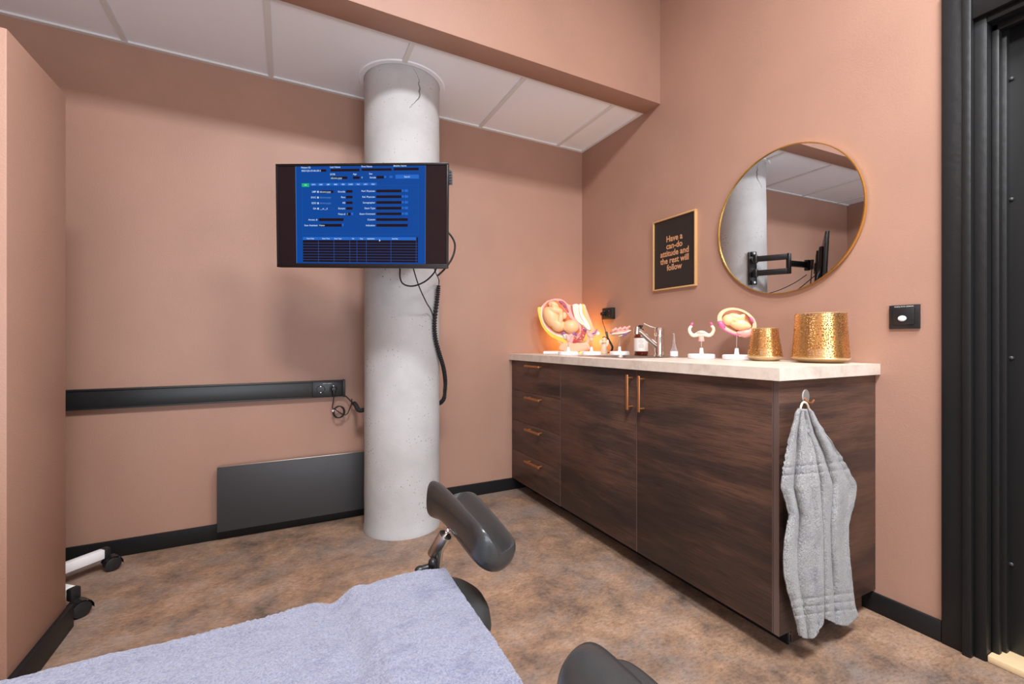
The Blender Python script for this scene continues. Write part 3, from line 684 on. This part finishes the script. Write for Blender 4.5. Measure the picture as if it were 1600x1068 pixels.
# flat cluster model left of the bottle
x, y = 1.85, 2.145
t = thing('anatomical_model', 'low model of layered pink lobes on a rod left of the amber bottle', 'anatomical model', (x, y, ZW), face(x, y), G)
stand(t, .060, .028, .04, .118)
b = B(); ell(b, (.0, 0, .135), (.055, .022, .014), (0, -12, 0)); ell(b, (.03, -.004, .140), (.045, .018, .010), (0, -14, 0))
for k in range(12): ell(b, (-.04+k*.009, -.012+.006*(k % 3), .150+.005*((k*7) % 3)+.0012*k), .009, sub=2)
o = obj('lobes', b, M['pink'], t); remesh(o, .003, 2)
b = B(); tube(b, [(-.058, -.012, .128), (-.02, -.021, .132), (.03, -.021, .136), (.065, -.014, .150)], .004, 10, 6); obj('rim', b, M['cream'], t)
b = B(); ell(b, (.035, -.015, .126), (.022, .008, .006), (0, -25, 0)); obj('tissue', b, M['purple'], t)
b = B(); ell(b, (-.05, -.012, .133), (.008, .008, .008)); obj('tissue', b, M['purple'], t)
b = B(); ell(b, (.02, -.006, .122), (.030, .012, .005), (0, -14, 0)); obj('underside', b, M['palegreen'], t)
# horn model, middle
x, y = 1.674, 2.198
t = thing('anatomical_model', 'small horn-shaped model with purple and pale green tip right of the big pelvis model', 'anatomical model', (x, y, ZW), face(x, y), G)
stand(t, .060, .026, .04, .105)
b = B(); ell(b, (-.002, 0, .112), (.016, .012, .014)); tube(b, [(-.025, 0, .135), (-.012, 0, .120), (.004, 0, .124), (.022, -.004, .134), (.034, -.006, .148)], .011, 12, 6); ell(b, (-.022, 0, .142), .011)
o = obj('horn', b, M['pink'], t); remesh(o, .003, 3)
b = B(); tube(b, [(.006, -.010, .130), (.020, -.013, .134), (.030, -.012, .148), (.034, -.01, .158)], .0045, 10, 6); obj('vessel', b, M['purple'], t)
b = B(); ell(b, (.036, -.006, .132), (.015, .006, .013), (0, 30, 0)); obj('fringe', b, M['palegreen'], t)
b = B(); cyl(b, (-.001, 0, .086), (-.001, 0, .104), .013, bev=.003); obj('cervix', b, M['skin'], t)
# leftmost small one, in front of the big model
x, y = 1.536, 2.246
t = thing('anatomical_model', 'small pink model on a white disc stand directly in front of the big pelvis model', 'anatomical model', (x, y, ZW), face(x, y), G)
stand(t, .062, .026, .04, .092)
b = B(); ell(b, (0, 0, .10), (.016, .013, .02)); ell(b, (.012, 0, .118), (.022, .012, .010), (0, -25, 0)); ell(b, (-.012, 0, .120), (.018, .012, .010), (0, 25, 0)); o = obj('womb', b, M['pink'], t); remesh(o, .003, 3)
b = B(); ell(b, (-.022, 0, .118), (.009, .010, .014), (0, -20, 0)); obj('fringe', b, M['palegreen'], t)
for X_, Z_, A_ in ((-.026, .134, 35), (.032, .130, -35)): b = B(); ell(b, (X_, -.004, Z_), (.010, .006, .007), (0, A_, 0)); obj('ovary', b, M['purple'], t)

# big pelvis model with baby. local coordinates from the photo: px -> metres at distance 2.93
x, y = 1.640, 2.455
dist = .4556*x+.890*y
kx = dist/690.25
t = thing('pelvis_model', 'large cutaway pregnancy pelvis model with a curled baby at the corner end of the worktop', 'anatomical model', (x, y, ZW), face(x, y), G)
def mp(px, py):      # zoomed photo coordinates of the model's own face -> local x,z
    return ((px/10.68+830-880)*kx, 1+(533.9-(py/10.68+455))*kx-ZW)
def mps(l): return [mp(*p) for p in l]
back = [(108, 265), (165, 265), (185, 215), (260, 150), (380, 118), (490, 125), (570, 170), (620, 235), (780, 222), (880, 215), (905, 250), (940, 400), (1000, 520), (1050, 640), (1010, 740), (960, 800), (930, 880), (925, 975), (495, 975), (505, 880), (430, 800), (330, 745), (230, 660), (160, 540), (120, 420)]
b = B(); prism(b, mps(back), 0, .075, bev=.004); obj('torso_section', b, M['skin'], t)
lay = [('fat_layer', 'yellow', [(106, 268), (162, 268), (158, 330), (175, 450), (215, 560), (290, 660), (400, 730), (520, 775), (605, 830), (603, 895), (500, 840), (400, 790), (320, 745), (235, 660), (165, 545), (120, 400)], -.006),
       ('wall_layer', 'cream', [(160, 300), (190, 230), (200, 400), (250, 540), (340, 650), (450, 705), (560, 740), (590, 800), (520, 775), (400, 730), (290, 660), (210, 560), (165, 440)], -.008),
       ('womb_wall', 'pink', [(180, 330), (195, 230), (265, 158), (380, 122), (490, 130), (565, 175), (620, 250), (680, 350), (740, 460), (810, 560), (835, 640), (810, 720), (780, 780), (740, 770), (700, 740), (560, 740), (430, 705), (320, 650), (235, 560), (190, 440)], -.010),
       ('womb_cavity', 'orange', [(200, 400), (200, 310), (240, 220), (300, 170), (390, 150), (450, 170), (510, 240), (570, 330), (640, 430), (710, 500), (770, 570), (800, 630), (780, 700), (700, 725), (600, 730), (500, 710), (400, 680), (300, 610), (230, 520)], -.013),
       ('placenta', 'red', [(455, 160), (520, 165), (570, 210), (600, 280), (625, 350), (590, 330), (550, 270), (500, 210)], -.018),
       ('spine', 'cream', [(690, 228), (780, 226), (790, 350), (820, 440), (880, 530), (940, 620), (900, 640), (850, 570), (790, 520), (730, 450), (700, 360)], -.012),
       ('spinal_canal', 'white', [(795, 226), (835, 224), (845, 350), (880, 430), (940, 530), (975, 630), (940, 640), (890, 540), (830, 440), (800, 350)], -.010),
       ('back_fat', 'yellow', [(840, 224), (862, 222), (875, 350), (920, 470), (975, 570), (990, 640), (968, 640), (935, 560), (885, 450), (850, 350)], -.009),
       ('front_muscle', 'red', [(655, 235), (675, 235), (690, 330), (715, 430), (700, 420), (670, 340)], -.012),
       ('bladder', 'palegreen', [(525, 735), (590, 715), (595, 800), (545, 775)], -.014),
       ('pelvic_organs', 'red', [(840, 560), (905, 600), (920, 670), (890, 720), (880, 780), (820, 830), (740, 860), (680, 850), (670, 790), (720, 790), (790, 770), (820, 700)], -.012),
       ('pelvic_fat', 'yellow', [(905, 700), (920, 720), (915, 790), (860, 840), (840, 845), (880, 770)], -.014),
       ('birth_canal', 'pink', [(590, 700), (700, 710), (700, 770), (680, 850), (640, 880), (600, 820)], -.016)]
for nm, mc, pts, yy in lay:
    b = B(); prism(b, loop_smooth(mps(pts), 5), yy, .004, bev=.0012)
    obj(nm, b, M['whitepl' if mc == 'white' else mc], t)
b = B()
def el2(px, py, rx, rz, rot=0, ry=None, yy=-.020):
    c = mp(px, py); s = kx/10.68
    ell(b, (c[0], yy, c[1]), (rx*s, (ry or min(rx, rz))*s, rz*s), (0, rot, 0))
el2(330, 430, 125, 190, -28, 110, -.016); el2(440, 560, 130, 110, 30, 100, -.018); el2(655, 590, 138, 115, 10, 105, -.024)   # back, shoulders, head
el2(400, 320, 130, 65, 10, 70, -.028); el2(380, 225, 85, 50, 30, 50, -.032); el2(370, 260, 40, 60, -20, 40, -.036)            # thigh, feet
el2(320, 215, 40, 45, 0, 35, -.03); el2(480, 470, 45, 110, 12, 40, -.040); el2(545, 410, 45, 60, 0, 40, -.042)                   # arm, hand
el2(570, 610, 40, 50, 0, 25, -.042)
o = obj('baby', b, M['fetus'], t); remesh(o, .0035, 2)
b = B()
rnd = random.Random(4)
for k in range(26): 
    p = mp(rnd.uniform(690, 880), rnd.uniform(600, 850)); ell(b, (p[0], -.014, p[1]), rnd.uniform(.003, .006), sub=2)
obj('bowel_lumps', b, M['pink'], t)
b = B()
b.free()
for px, py in ((520, 700), (740, 715), (890, 640), (500, 190), (560, 250)): b = B(); p = mp(px, py); ell(b, (p[0], -.020, p[1]), (.010, .004, .006), (0, 30, 0), sub=2); obj('vessel', b, M['purple'], t)
b = B(); prism(b, loop_smooth(mps([(495, 880), (600, 850), (760, 870), (925, 850), (935, 985), (490, 985)]), 4), -.030, .07, bev=.006); obj('pelvis_foot', b, M['skin'], t)
b = B(); box(b, mp(200, 0)[0], mp(760, 0)[0], -.05, .085, 0, .018, .006, seg=3); obj('stand_base', b, M['whitepl'], t)

# figurine and adaptor cord
x, y = 1.86, 2.306
t = thing('figurine', 'small ivory angel figurine standing between the stands in front of the glow', 'figurine', (x, y, ZW), face(x, y))
b = B(); lathe(b, [(.020, 0), (.022, .004), (.016, .05), (.012, .075), (.010, .085)], 28); ell(b, (0, 0, .098), (.013, .012, .015)); ell(b, (0, -.006, .078), (.016, .012, .009))
o = obj('robe', b, M['clay'], t); remesh(o, .002, 2)
b = B(); ell(b, (0, .003, .104), (.014, .012, .013)); tag(obj('hair', b, M['copper'], t), 'brown hair')
for s in (-1, 1): b = B(); ell(b, (s*.017, .010, .070), (.012, .004, .026), (0, s*18, 0)); obj('wing', b, M['clay'], t)
b = B(); lathe(b, [(.005, -.0012), (.0064, 0), (.005, .0012)], 20, M=Matrix.Translation((0, -.018, .075)) @ Euler((PI/2, 0, 0)).to_matrix().to_4x4(), closed=False); tag(obj('ornament', b, M['brass'], t), 'gold ornament')
# wall socket by the corner + lamp adaptor
def flatx(yc, zc, xo): return Matrix(((0, 0, -1, xo), (-1, 0, 0, yc), (0, 1, 0, zc), (0, 0, 0, 1)))   # local x -> -y, local y -> z, local z -> -x
so = thing('wall_socket', 'black double wall socket near the room corner above the worktop', 'socket', (0, 0, 0))
b = B(); box(b, XR-.030, XR, 2.306, 2.408, 1.153, 1.230, .004); obj('housing', b, M['blackmet'], so)
for yy in (2.383, 2.334): socket(so, flatx(yy, 1.192, XR-.0305))
ad = thing('adaptor_plug', 'small black plug and thin cord dropping from the corner socket behind the figurine', 'plug')
b = B(); cyl(b, (XR-.028, 2.383, 1.190), (XR-.058, 2.383, 1.190), .014, .011, bev=.002); obj('plug_body', b, M['blackpl'], ad)
b = B(); tube(b, [(XR-.052, 2.383, 1.182), (XR-.05, 2.378, 1.14), (XR-.045, 2.36, 1.09), (XR-.045, 2.345, 1.06)], .0022, 8, 8)
tube(b, [(XR-.045, 2.335, 1.03), (XR-.04, 2.315, 1.00), (XR-.035, 2.295, .965), (XR-.04, 2.31, .935), (XR-.05, 2.36, .926), (XR-.07, 2.42, .924), (1.873, 2.50, .924)], .006, 8, 8, rf=lambda t_: .007 if t_ < .5 else .0025)
obj('cord', b, M['rubber'], ad)
b = B(); cyl(b, (XR-.045, 2.346, 1.068), (XR-.045, 2.333, 1.028), .009, .008, bev=.002); obj('inline_switch', b, M['darkgrey'], ad)
# small lamp glowing in the corner behind the pelvis model
t = thing('table_lamp', 'small warm lamp glowing behind the pelvis model in the corner', 'lamp', (1.868, 2.552, ZW))
b = B(); lathe(b, [(.03, 0), (.032, .004), (.012, .012), (.011, .035)], 28); obj('lamp_base', b, M['whitepl'], t)
b = B(); lathe(b, [(.009, .035), (.014, .042), (.022, .06), (.022, .075), (.014, .092), (.003, .097)], 28); obj('bulb', b, M['bulb'], t)
pl_ = bpy.data.lights.new('lamp_glow', 'POINT'); pl_.energy = 2.3; pl_.color = (1, .50, .12); pl_.shadow_soft_size = .035
po = bpy.data.objects.new('lamp_glow', pl_); C.objects.link(po); po.location = (1.868-.03, 2.552-.03, 1.035)

# ------------------------------------------------------------ poster, mirror, switch
po_ = thing('framed_poster', 'black motto poster in a thin gold frame left of the round mirror', 'poster', (XR, 1.800, 1.504))
PW, PH = .308, .408; fw = .008
b = B()
MX = flatx(0, 0, 0)
for (x0, x1, y0, y1) in ((-PW/2, PW/2, PH/2-fw, PH/2), (-PW/2, PW/2, -PH/2, -PH/2+fw), (-PW/2, -PW/2+fw, -PH/2+fw, PH/2-fw), (PW/2-fw, PW/2, -PH/2+fw, PH/2-fw)):
    box(b, x0, x1, y0, y1, 0, .018, .0012, M=MX)
obj('frame', b, M['goldwood'], po_)
b = B(); box(b, -PW/2+fw, PW/2-fw, -PH/2+fw, PH/2-fw, 0, .010, M=MX); obj('print', b, M['poster'], po_)
b = B()
for i, s in enumerate(('Have a', 'can-do', 'attitude and', 'the rest will', 'follow')):
    text_into(b, s, .047, MX @ Matrix.Translation((.004, .082-i*.041, .0106)) @ Matrix.Diagonal((.90, 1, 1, 1)), 'CENTER', .0012)
obj('lettering', b, M['postertext'], po_)
mi_ = thing('round_mirror', 'round wall mirror in a thin gold frame above the worktop', 'mirror', (XR-.004, 1.190, 1.533), rot=(0, R(-.5), R(-.75)))
b = B(); lathe(b, [(.3165, .0), (.3205, .0), (.3205, .016), (.3165, .016)], 128, M=MX, closed=True); obj('frame', b, M['goldframe'], mi_)
b = B(); lathe(b, [(.3168, .001), (.3168, .011)], 128, M=MX); obj('mirror_glass', b, M['mirror'], mi_, ang=30)
sw = thing('motion_switch', 'black square wall switch with a white sensor dome beside the door frame', 'switch', (XR, .759, 1.089))
b = B(); box(b, -.0435, .0435, -.042, .042, 0, .010, .002, M=MX); box(b, -.029, .031, -.028, .030, .010, .017, .002, M=MX); obj('switch_plate', b, M['blackpl'], sw)
b = B(); ell(b, MX @ Vector((-.002, -.006, .018)), (.006, .0125, .010)); tag(obj('sensor_dome', b, M['whitepl'], sw), 'white sensor dome')
b = B(); text_into(b, 'MADE IN D-DESIGN', .0062, MX @ Matrix.Translation((0, .036, .0106)), 'CENTER'); obj('printed_mark', b, M['whiteink'], sw)

# ------------------------------------------------------------ hook and grey towel on the cabinet end
hk = thing('towel_hook', 'oval steel hook stuck on the cabinet end panel', 'hook', (1.508, YE, .822))
b = B(); lathe(b, [(.019, 0), (.019, .002), (.018, .003)], 40, M=Matrix.Diagonal((1, 1, 1.25, 1)) @ Matrix(((1, 0, 0, 0), (0, 0, -1, 0), (0, 1, 0, 0), (0, 0, 0, 1)))); obj('hook_plate', b, M['satin'], hk)
b = B(); tube(b, [(-.006, -.003, -.004), (-.016, -.016, -.014), (-.020, -.030, -.016), (-.016, -.036, -.004)], .0028, 10, 6); tag(obj('hook_arm', b, M['copper'], hk), 'copper-coloured hook arm')
# towel: silhouette rows given in the photo (zoomed), laid on the plane just in front of the panel
TP = YE-.02
def tpt(px, py, dep=0):
    u = 1180+px/2.427; v = 590+py/2.427
    gx = .4556+.8902*(u-800)/690.25; gy = .8902-.4556*(u-800)/690.25
    k_ = (TP-dep)/gy
    return Vector((gx*k_, TP-dep, 1-(v-533.9)/690.25*k_))
def interp(tab, v):
    if v <= tab[0][0]: return tab[0][1:]
    for a_, c_ in zip(tab, tab[1:]):
        if v <= c_[0]:
            f = (v-a_[0])/(c_[0]-a_[0]); f = f*f*(3-2*f)*.5+f*.5; return [p+(q_-p)*f for p, q_ in zip(a_[1:], c_[1:])]
    return tab[-1][1:]
rows = [(118, 168, 206), (135, 157, 222), (160, 152, 236), (200, 140, 262), (250, 126, 296), (300, 114, 326), (350, 104, 352), (400, 96, 378), (415, 95, 380), (440, 104, 378), (480, 116, 370), (520, 125, 358), (560, 118, 350), (620, 108, 350), (680, 104, 354), (740, 106, 360), (800, 118, 366), (850, 133, 372), (900, 146, 384), (940, 158, 388), (985, 168, 388)]
mid = [(118, 186), (200, 200), (300, 226), (400, 243), (600, 256), (800, 258), (990, 256)]
def tow(s, t):
    # s 0..1 across, t 0..1 down; bottom line differs for the two lobes
    if s < .5:
        bot = 985-(62*((s-.25)/.25)**2 if s > .25 else 0)-(14*((.10-s)/.10) if s < .10 else 0)
    else: bot = 893+44*math.sin(min(1, (s-.5)/.34)*PI/2) - (34*(s-.86)/.14 if s > .86 else 0)
    v = 118+(bot-118)*t
    l, r_ = interp(rows, v); (m,) = interp(mid, v); spread0 = min(1, (v-118)/300)
    if s < .5:
        w_ = min(1, max(0, (v-905)/80)); rgt = m-6*w_; px = l+(rgt-l)*(s/.5)
    else: px = m-16*spread0+(r_-m+16*spread0)*((s-.5)/.5)
    tt = (v-118)/867
    spread = min(1, tt*3)
    bl = lambda c_, w_: math.exp(-((s-c_)/w_)**2)
    if s < .5: dep = .012+spread*(.010*bl(.08, .06)+.026*bl(.30, .15)+.032*bl(.46, .09)-.012*bl(.165, .035)*(1-tt*.8))
    else: dep = .008+spread*(.020*bl(.62, .06)+.013*bl(.78, .08)+.004*bl(.95, .04)-.006*bl(.70, .025))
    dep = .008+(dep-.008)*(1-.35*tt*tt)
    dep += (1-spread*.8)*(.010*math.sin(s*24+1)+.010)
    dep += .006*noise.noise(Vector((s*6, tt*5, 0)))
    # woven bands near both ends
    for c_ in (.24, .275, .815, .85, .885): dep -= .0016*math.exp(-((tt-c_+.03*(s-.5))/.006)**2)
    dep += .0013*noise.noise(Vector((s*90, tt*200, 1)))
    return tpt(px, v, max(dep, .004))
b = B(); NS, NT = 110, 220
g = [[b.verts.new(tow(i/NS, j/NT)) for i in range(NS+1)] for j in range(NT+1)]
for j in range(NT):
    for i in range(NS):
        if i != NS//2-1 or j < 25: b.faces.new((g[j][i], g[j][i+1], g[j+1][i+1], g[j+1][i]))
ht = thing('hand_towel', 'grey terry towel hanging by its loop from the hook on the cabinet end', 'towel')
o = obj('cloth', b, M['gtowel'], ht, ang=180); s_ = o.modifiers.new('thick', 'SOLIDIFY'); s_.thickness = .005; s_.offset = -1
b = B(); tube(b, [tpt(172, 140, .02), tpt(172, 115, .03), tpt(178, 97, .030), tpt(186, 92, .034), tpt(196, 98, .034), tpt(204, 118, .03), tpt(212, 140, .02)], .003, 8, 8); obj('hanging_loop', b, M['clay'], ht)

# ------------------------------------------------------------ rolling stand behind the partition
hx, hy = -.895, 2.345
rs = thing('rolling_stand', 'white rolling stand on black castors peeking out behind the short partition wall', 'stand', (hx, hy, 0))
b = B(); cyl(b, (0, 0, .06), (0, 0, .14), .035, bev=.004); cyl(b, (0, 0, .13), (0, 0, .8), .018); obj('pole', b, M['whitepl'], rs)
b = B(); cyl(b, (0, 0, .8), (0, 0, .83), .03, bev=.004); obj('pole_cap', b, M['blackpl'], rs)
for (lx, ly) in ((.195, .185), (.205, -.175), (-.2, .185), (-.2, -.175)):
    d_ = Vector((lx, ly, 0)); LL = d_.length; d_.normalize(); s_ = Vector((-d_.y, d_.x, 0))
    ML = Matrix(((d_.x, s_.x, 0, 0), (d_.y, s_.y, 0, 0), (0, 0, 1, 0), (0, 0, 0, 1)))
    b = B(); box(b, .02, LL-.012, -.016, .016, .060, .100, .004, M=ML); lg = obj('leg', b, M['whitepl'], rs)
    b = B(); box(b, LL-.016, LL+.010, -.017, .017, .056, .102, .006, M=ML); tag(obj('end_cap', b, M['blackpl'], lg), 'black end cap')
    b = B(); c0 = d_*(LL+.012)+Vector((.012, -.012, 0)); ax = Vector((.62, -.78, 0)) if ly < 0 else Vector((.5, -.86, 0)); sd_ = Vector((-ax.y, ax.x, 0))
    for s in (-1, 1): cyl(b, c0+ax*(s*.012)-ax*.008+Vector((0, 0, .030)), c0+ax*(s*.012)+ax*.008+Vector((0, 0, .030)), .029, bev=.004)
    cyl(b, d_*(LL-.002)+Vector((0, 0, .045)), d_*(LL-.002)+Vector((0, 0, .065)), .008)
    # hood over the wheels
    for s in range(7):
        a0 = R(-10+s*25); a1 = R(-10+(s+1)*25)
        vs = [b.verts.new(c0+sd_*(.034*math.cos(a))+Vector((0, 0, .030+.034*math.sin(a)))+ax*w_) for a, w_ in ((a0, -.023), (a0, .023), (a1, .023), (a1, -.023))]
        b.faces.new(vs)
    obj('castor', b, M['blackpl'], lg)

# ------------------------------------------------------------ examination chair
ch = thing('examination_chair', 'black gynaecological examination chair in the foreground, mostly hidden under a lavender towel', 'chair')
Y0 = .605; ZS = .505
# seat with two rounded lobes and a notch between them
out = [(-.28, Y0-.25), (-.1, Y0-.26), (.08, Y0-.270), (.20, Y0-.315), (.29, Y0-.322), (.345, Y0-.285), (.362, Y0-.215), (.335, Y0-.140), (.27, Y0-.105), (.20, Y0-.075), (.16, Y0)]
out += [(x_, 2*Y0-y_) for x_, y_ in out[-2::-1]]
lo = loop_smooth(out, 6)
def cushion(bm, outline, z0, z1, rad=.035):
    cxm = sum(p[0] for p in outline)/len(outline); cym = sum(p[1] for p in outline)/len(outline)
    n = len(outline); rings = []
    for k in range(9):
        a = PI*k/8-PI/2; inset = rad*(1-math.cos(a)); z = (z0+z1)/2+math.sin(a)*(z1-z0)/2
        ring = []
        for i in range(n):
            p0 = Vector(outline[i-1]); p1 = Vector(outline[(i+1) % n]); tn = (p1-p0).normalized(); nn = Vector((-tn.y, tn.x))
            c = Vector(outline[i])
            ring.append(bm.verts.new((c.x+nn.x*inset, c.y+nn.y*inset, z)))
        rings.append(ring)
    for a_, c_ in zip(rings, rings[1:]):
        for i in range(n): bm.faces.new((a_[i], a_[(i+1) % n], c_[(i+1) % n], c_[i]))
    bm.faces.new(rings[0][::-1]); bm.faces.new(rings[-1])
b = B(); cushion(b, lo, ZS-.085, ZS); obj('seat_cushion', b, M['seat'], ch, ang=60)
bk = [(-1.03, Y0-.25), (-.7, Y0-.26), (-.38, Y0-.255), (-.33, Y0-.20), (-.325, Y0), (-.33, Y0+.20), (-.38, Y0+.255), (-.7, Y0+.26), (-1.03, Y0+.25), (-1.09, Y0+.18), (-1.10, Y0), (-1.09, Y0-.18)]
b = B(); cushion(b, loop_smooth(bk, 4), ZS-.08, ZS-.002, .03); obj('backrest_cushion', b, M['seat'], ch, ang=60)
b = B(); box(b, -1.0, .12, Y0-.20, Y0+.20, ZS-.125, ZS-.086, .01); obj('seat_frame', b, M['whitepl'], ch)
b = B(); box(b, -.62, -.30, Y0-.13, Y0+.13, .06, ZS-.124, .03, seg=4); obj('pedestal', b, M['whitepl'], ch)
b = B(); box(b, -.95, .05, Y0-.24, Y0+.24, 0, .065, .02, seg=3); obj('floor_base', b, M['whitepl'], ch)
# leg supports
def legrest(side):
    m_ = lambda y_: y_ if side > 0 else 2*Y0-y_
    dx, dz = (0, 0) if side > 0 else (.040, -.042)
    # channel with a tall left wall and a broad shallow right wing: closed profile (across 0..1, height), lofted along y
    prof = [(-.03, -.018), (-.05, .016), (-.02, .044), (.09, .056), (.20, .050), (.28, .026), (.36, -.004), (.50, -.020), (.70, -.014), (.90, .006), (1.02, .014), (1.09, .000), (1.02, -.026), (.78, -.044), (.45, -.050), (.15, -.036)]
    if side < 0:
        prof = [(-.04, -.030), (-.08, .002), (-.04, .034), (.10, .054), (.30, .064), (.48, .058), (.60, .040), (.68, .018), (.80, .012), (.92, .014), (1.04, .002), (1.06, -.016), (.98, -.032), (.75, -.040), (.45, -.042), (.15, -.038)]
    b = B(); rings = []
    secs = [(0, .25, 0), (.004, .66, 0), (.016, .92, 0), (.045, 1, 0), (.14, 1, 0), (.24, 1, 0), (.30, 1, .25), (.33, .97, .8), (.350, .80, 1.0), (.360, .30, 1.0)]
    for (d_, s_, fl) in secs:
        y_ = (.748 if side > 0 else .730)+d_; xl = .316+.012*d_/.36; wd_ = .082+.028*d_/.36
        if side < 0: xl = .258; wd_ = .125; fl = 0
        ring = []
        for (pa_, pz) in prof:
            pa2 = .5+(pa_-.5)*s_; Z = pz*s_
            X = xl+pa2*wd_
            if pa_ < .4: X -= fl*.014*(1.2-pa_); 
            if pa_ < .4 and pz < .03: Z -= fl*.022*(1-pa_)
            if pa_ > .6: Z -= fl*.006
            ring.append(b.verts.new((dx+X, m_(y_), dz+.602+Z)))
        rings.append(ring)
    n = len(prof)
    for a_, c_ in zip(rings, rings[1:]):
        for i in range(n): b.faces.new((a_[i], a_[(i+1) % n], c_[(i+1) % n], c_[i]))
    b.faces.new(rings[0]); b.faces.new(rings[-1][::-1])
    ls = obj('leg_support', b, M['leather'], ch, ang=180)
    sb = ls.modifiers.new('sub', 'SUBSURF'); sb.levels = 2; sb.render_levels = 3
    V = lambda x_, y_, z_: (x_+dx, m_(y_), z_+dz)
    b = B(); tube(b, [V(.285, .955, .36), V(.295, .953, .44), V(.301, .952, .50), V(.307, .950, .545)], .0085, 18, 6); tag(obj('post', b, M['steel'], ls), 'steel post')
    b = B(); cyl(b, V(.296, .966, .520), V(.317, .946, .570), .0155, bev=.002); tag(obj('clamp', b, M['steel'], ls), 'steel clamp')
    b = B(); cyl(b, V(.315, .948, .566), V(.330, .936, .590), .004); ell(b, V(.322, .944, .579), .007, sub=3); ell(b, V(.329, .938, .586), .006, sub=3); obj('ball_joint', b, M['chrome'], ls)
    b = B(); cyl(b, V(.296, .950, .505), V(.262, .955, .500), .008, bev=.002); ell(b, V(.262, .955, .500), (.012, .010, .009)); ell(b, V(.287, .945, .513), (.009, .012, .012)); obj('clamp_knob', b, M['blackpl'], ls)
LX, LZ = .385, .605
legrest(1); legrest(-1)
# lavender towel lying over it
b = B(); NX, NY = 360, 190
TX0, TX1 = -1.12, .295; TY0, TY1 = .20, .905
def lz(x_, y_):
    z = ZS+.018
    z += .016*math.exp(-((x_-.20)/.10)**2)*(0.4+.6*math.exp(-((y_-.86)/.25)**2))
    z -= .010*math.exp(-((x_-.075-.08*(.9-y_))/.022)**2)
    z += .008*math.exp(-((x_-.115-.08*(.9-y_))/.02)**2)
    z += .004*noise.noise(Vector((x_*5, y_*7, 3)))
    z += .0018*noise.noise(Vector((x_*60, y_*60, 5)))
    if -.16 < x_ < .03: z += .0010*math.sin(x_*620)
    z += .0016*noise.noise(Vector((x_*240, y_*240, 9)))
    return z
g = []
for j in range(NY+1):
    row = []
    for i in range(NX+1):
        fx = TX0+(TX1-TX0)*i/NX; fy = TY0+(TY1-TY0)*j/NY
        z = lz(fx, fy); y_ = fy+.004*noise.noise(Vector((fx*14, 0, 0)))*(j/NY); x_ = fx+.003*noise.noise(Vector((0, fy*16, 0)))
        e = (fy-(TY1-.03))/.03
        if e > 0: z -= .020*e*e; y_ -= .004*e
        row.append(b.verts.new((x_, y_, z)))
    g.append(row)
for j in range(NY):
    for i in range(NX): b.faces.new((g[j][i], g[j][i+1], g[j+1][i+1], g[j+1][i]))
o = tag(obj('bath_towel', b, M['ltowel'], ang=180), 'large lavender terry towel spread over the examination chair', 'towel')
s_ = o.modifiers.new('thick', 'SOLIDIFY'); s_.thickness = .007; s_.offset = -1

# ------------------------------------------------------------ ceiling luminaires above the camera
for (x, y) in LAMPS:
    t = thing('ceiling_light', 'square flush light panel on the upper ceiling, ' + ('towards the left wall' if x < .5 else 'towards the door wall'), 'ceiling light', (x, y, ZU), 0, 'square light panels on the upper ceiling')
    b = B()
    for (x0, x1, y0, y1) in ((-.3, .3, -.3, -.282), (-.3, .3, .282, .3), (-.3, -.282, -.282, .282), (.282, .3, -.282, .282)): box(b, x0, x1, y0, y1, -.03, 0)
    obj('frame', b, M['white'], t)
    b = B(); box(b, -.282, .282, -.282, .282, -.022, -.012); obj('diffuser', b, M['panel'], t)
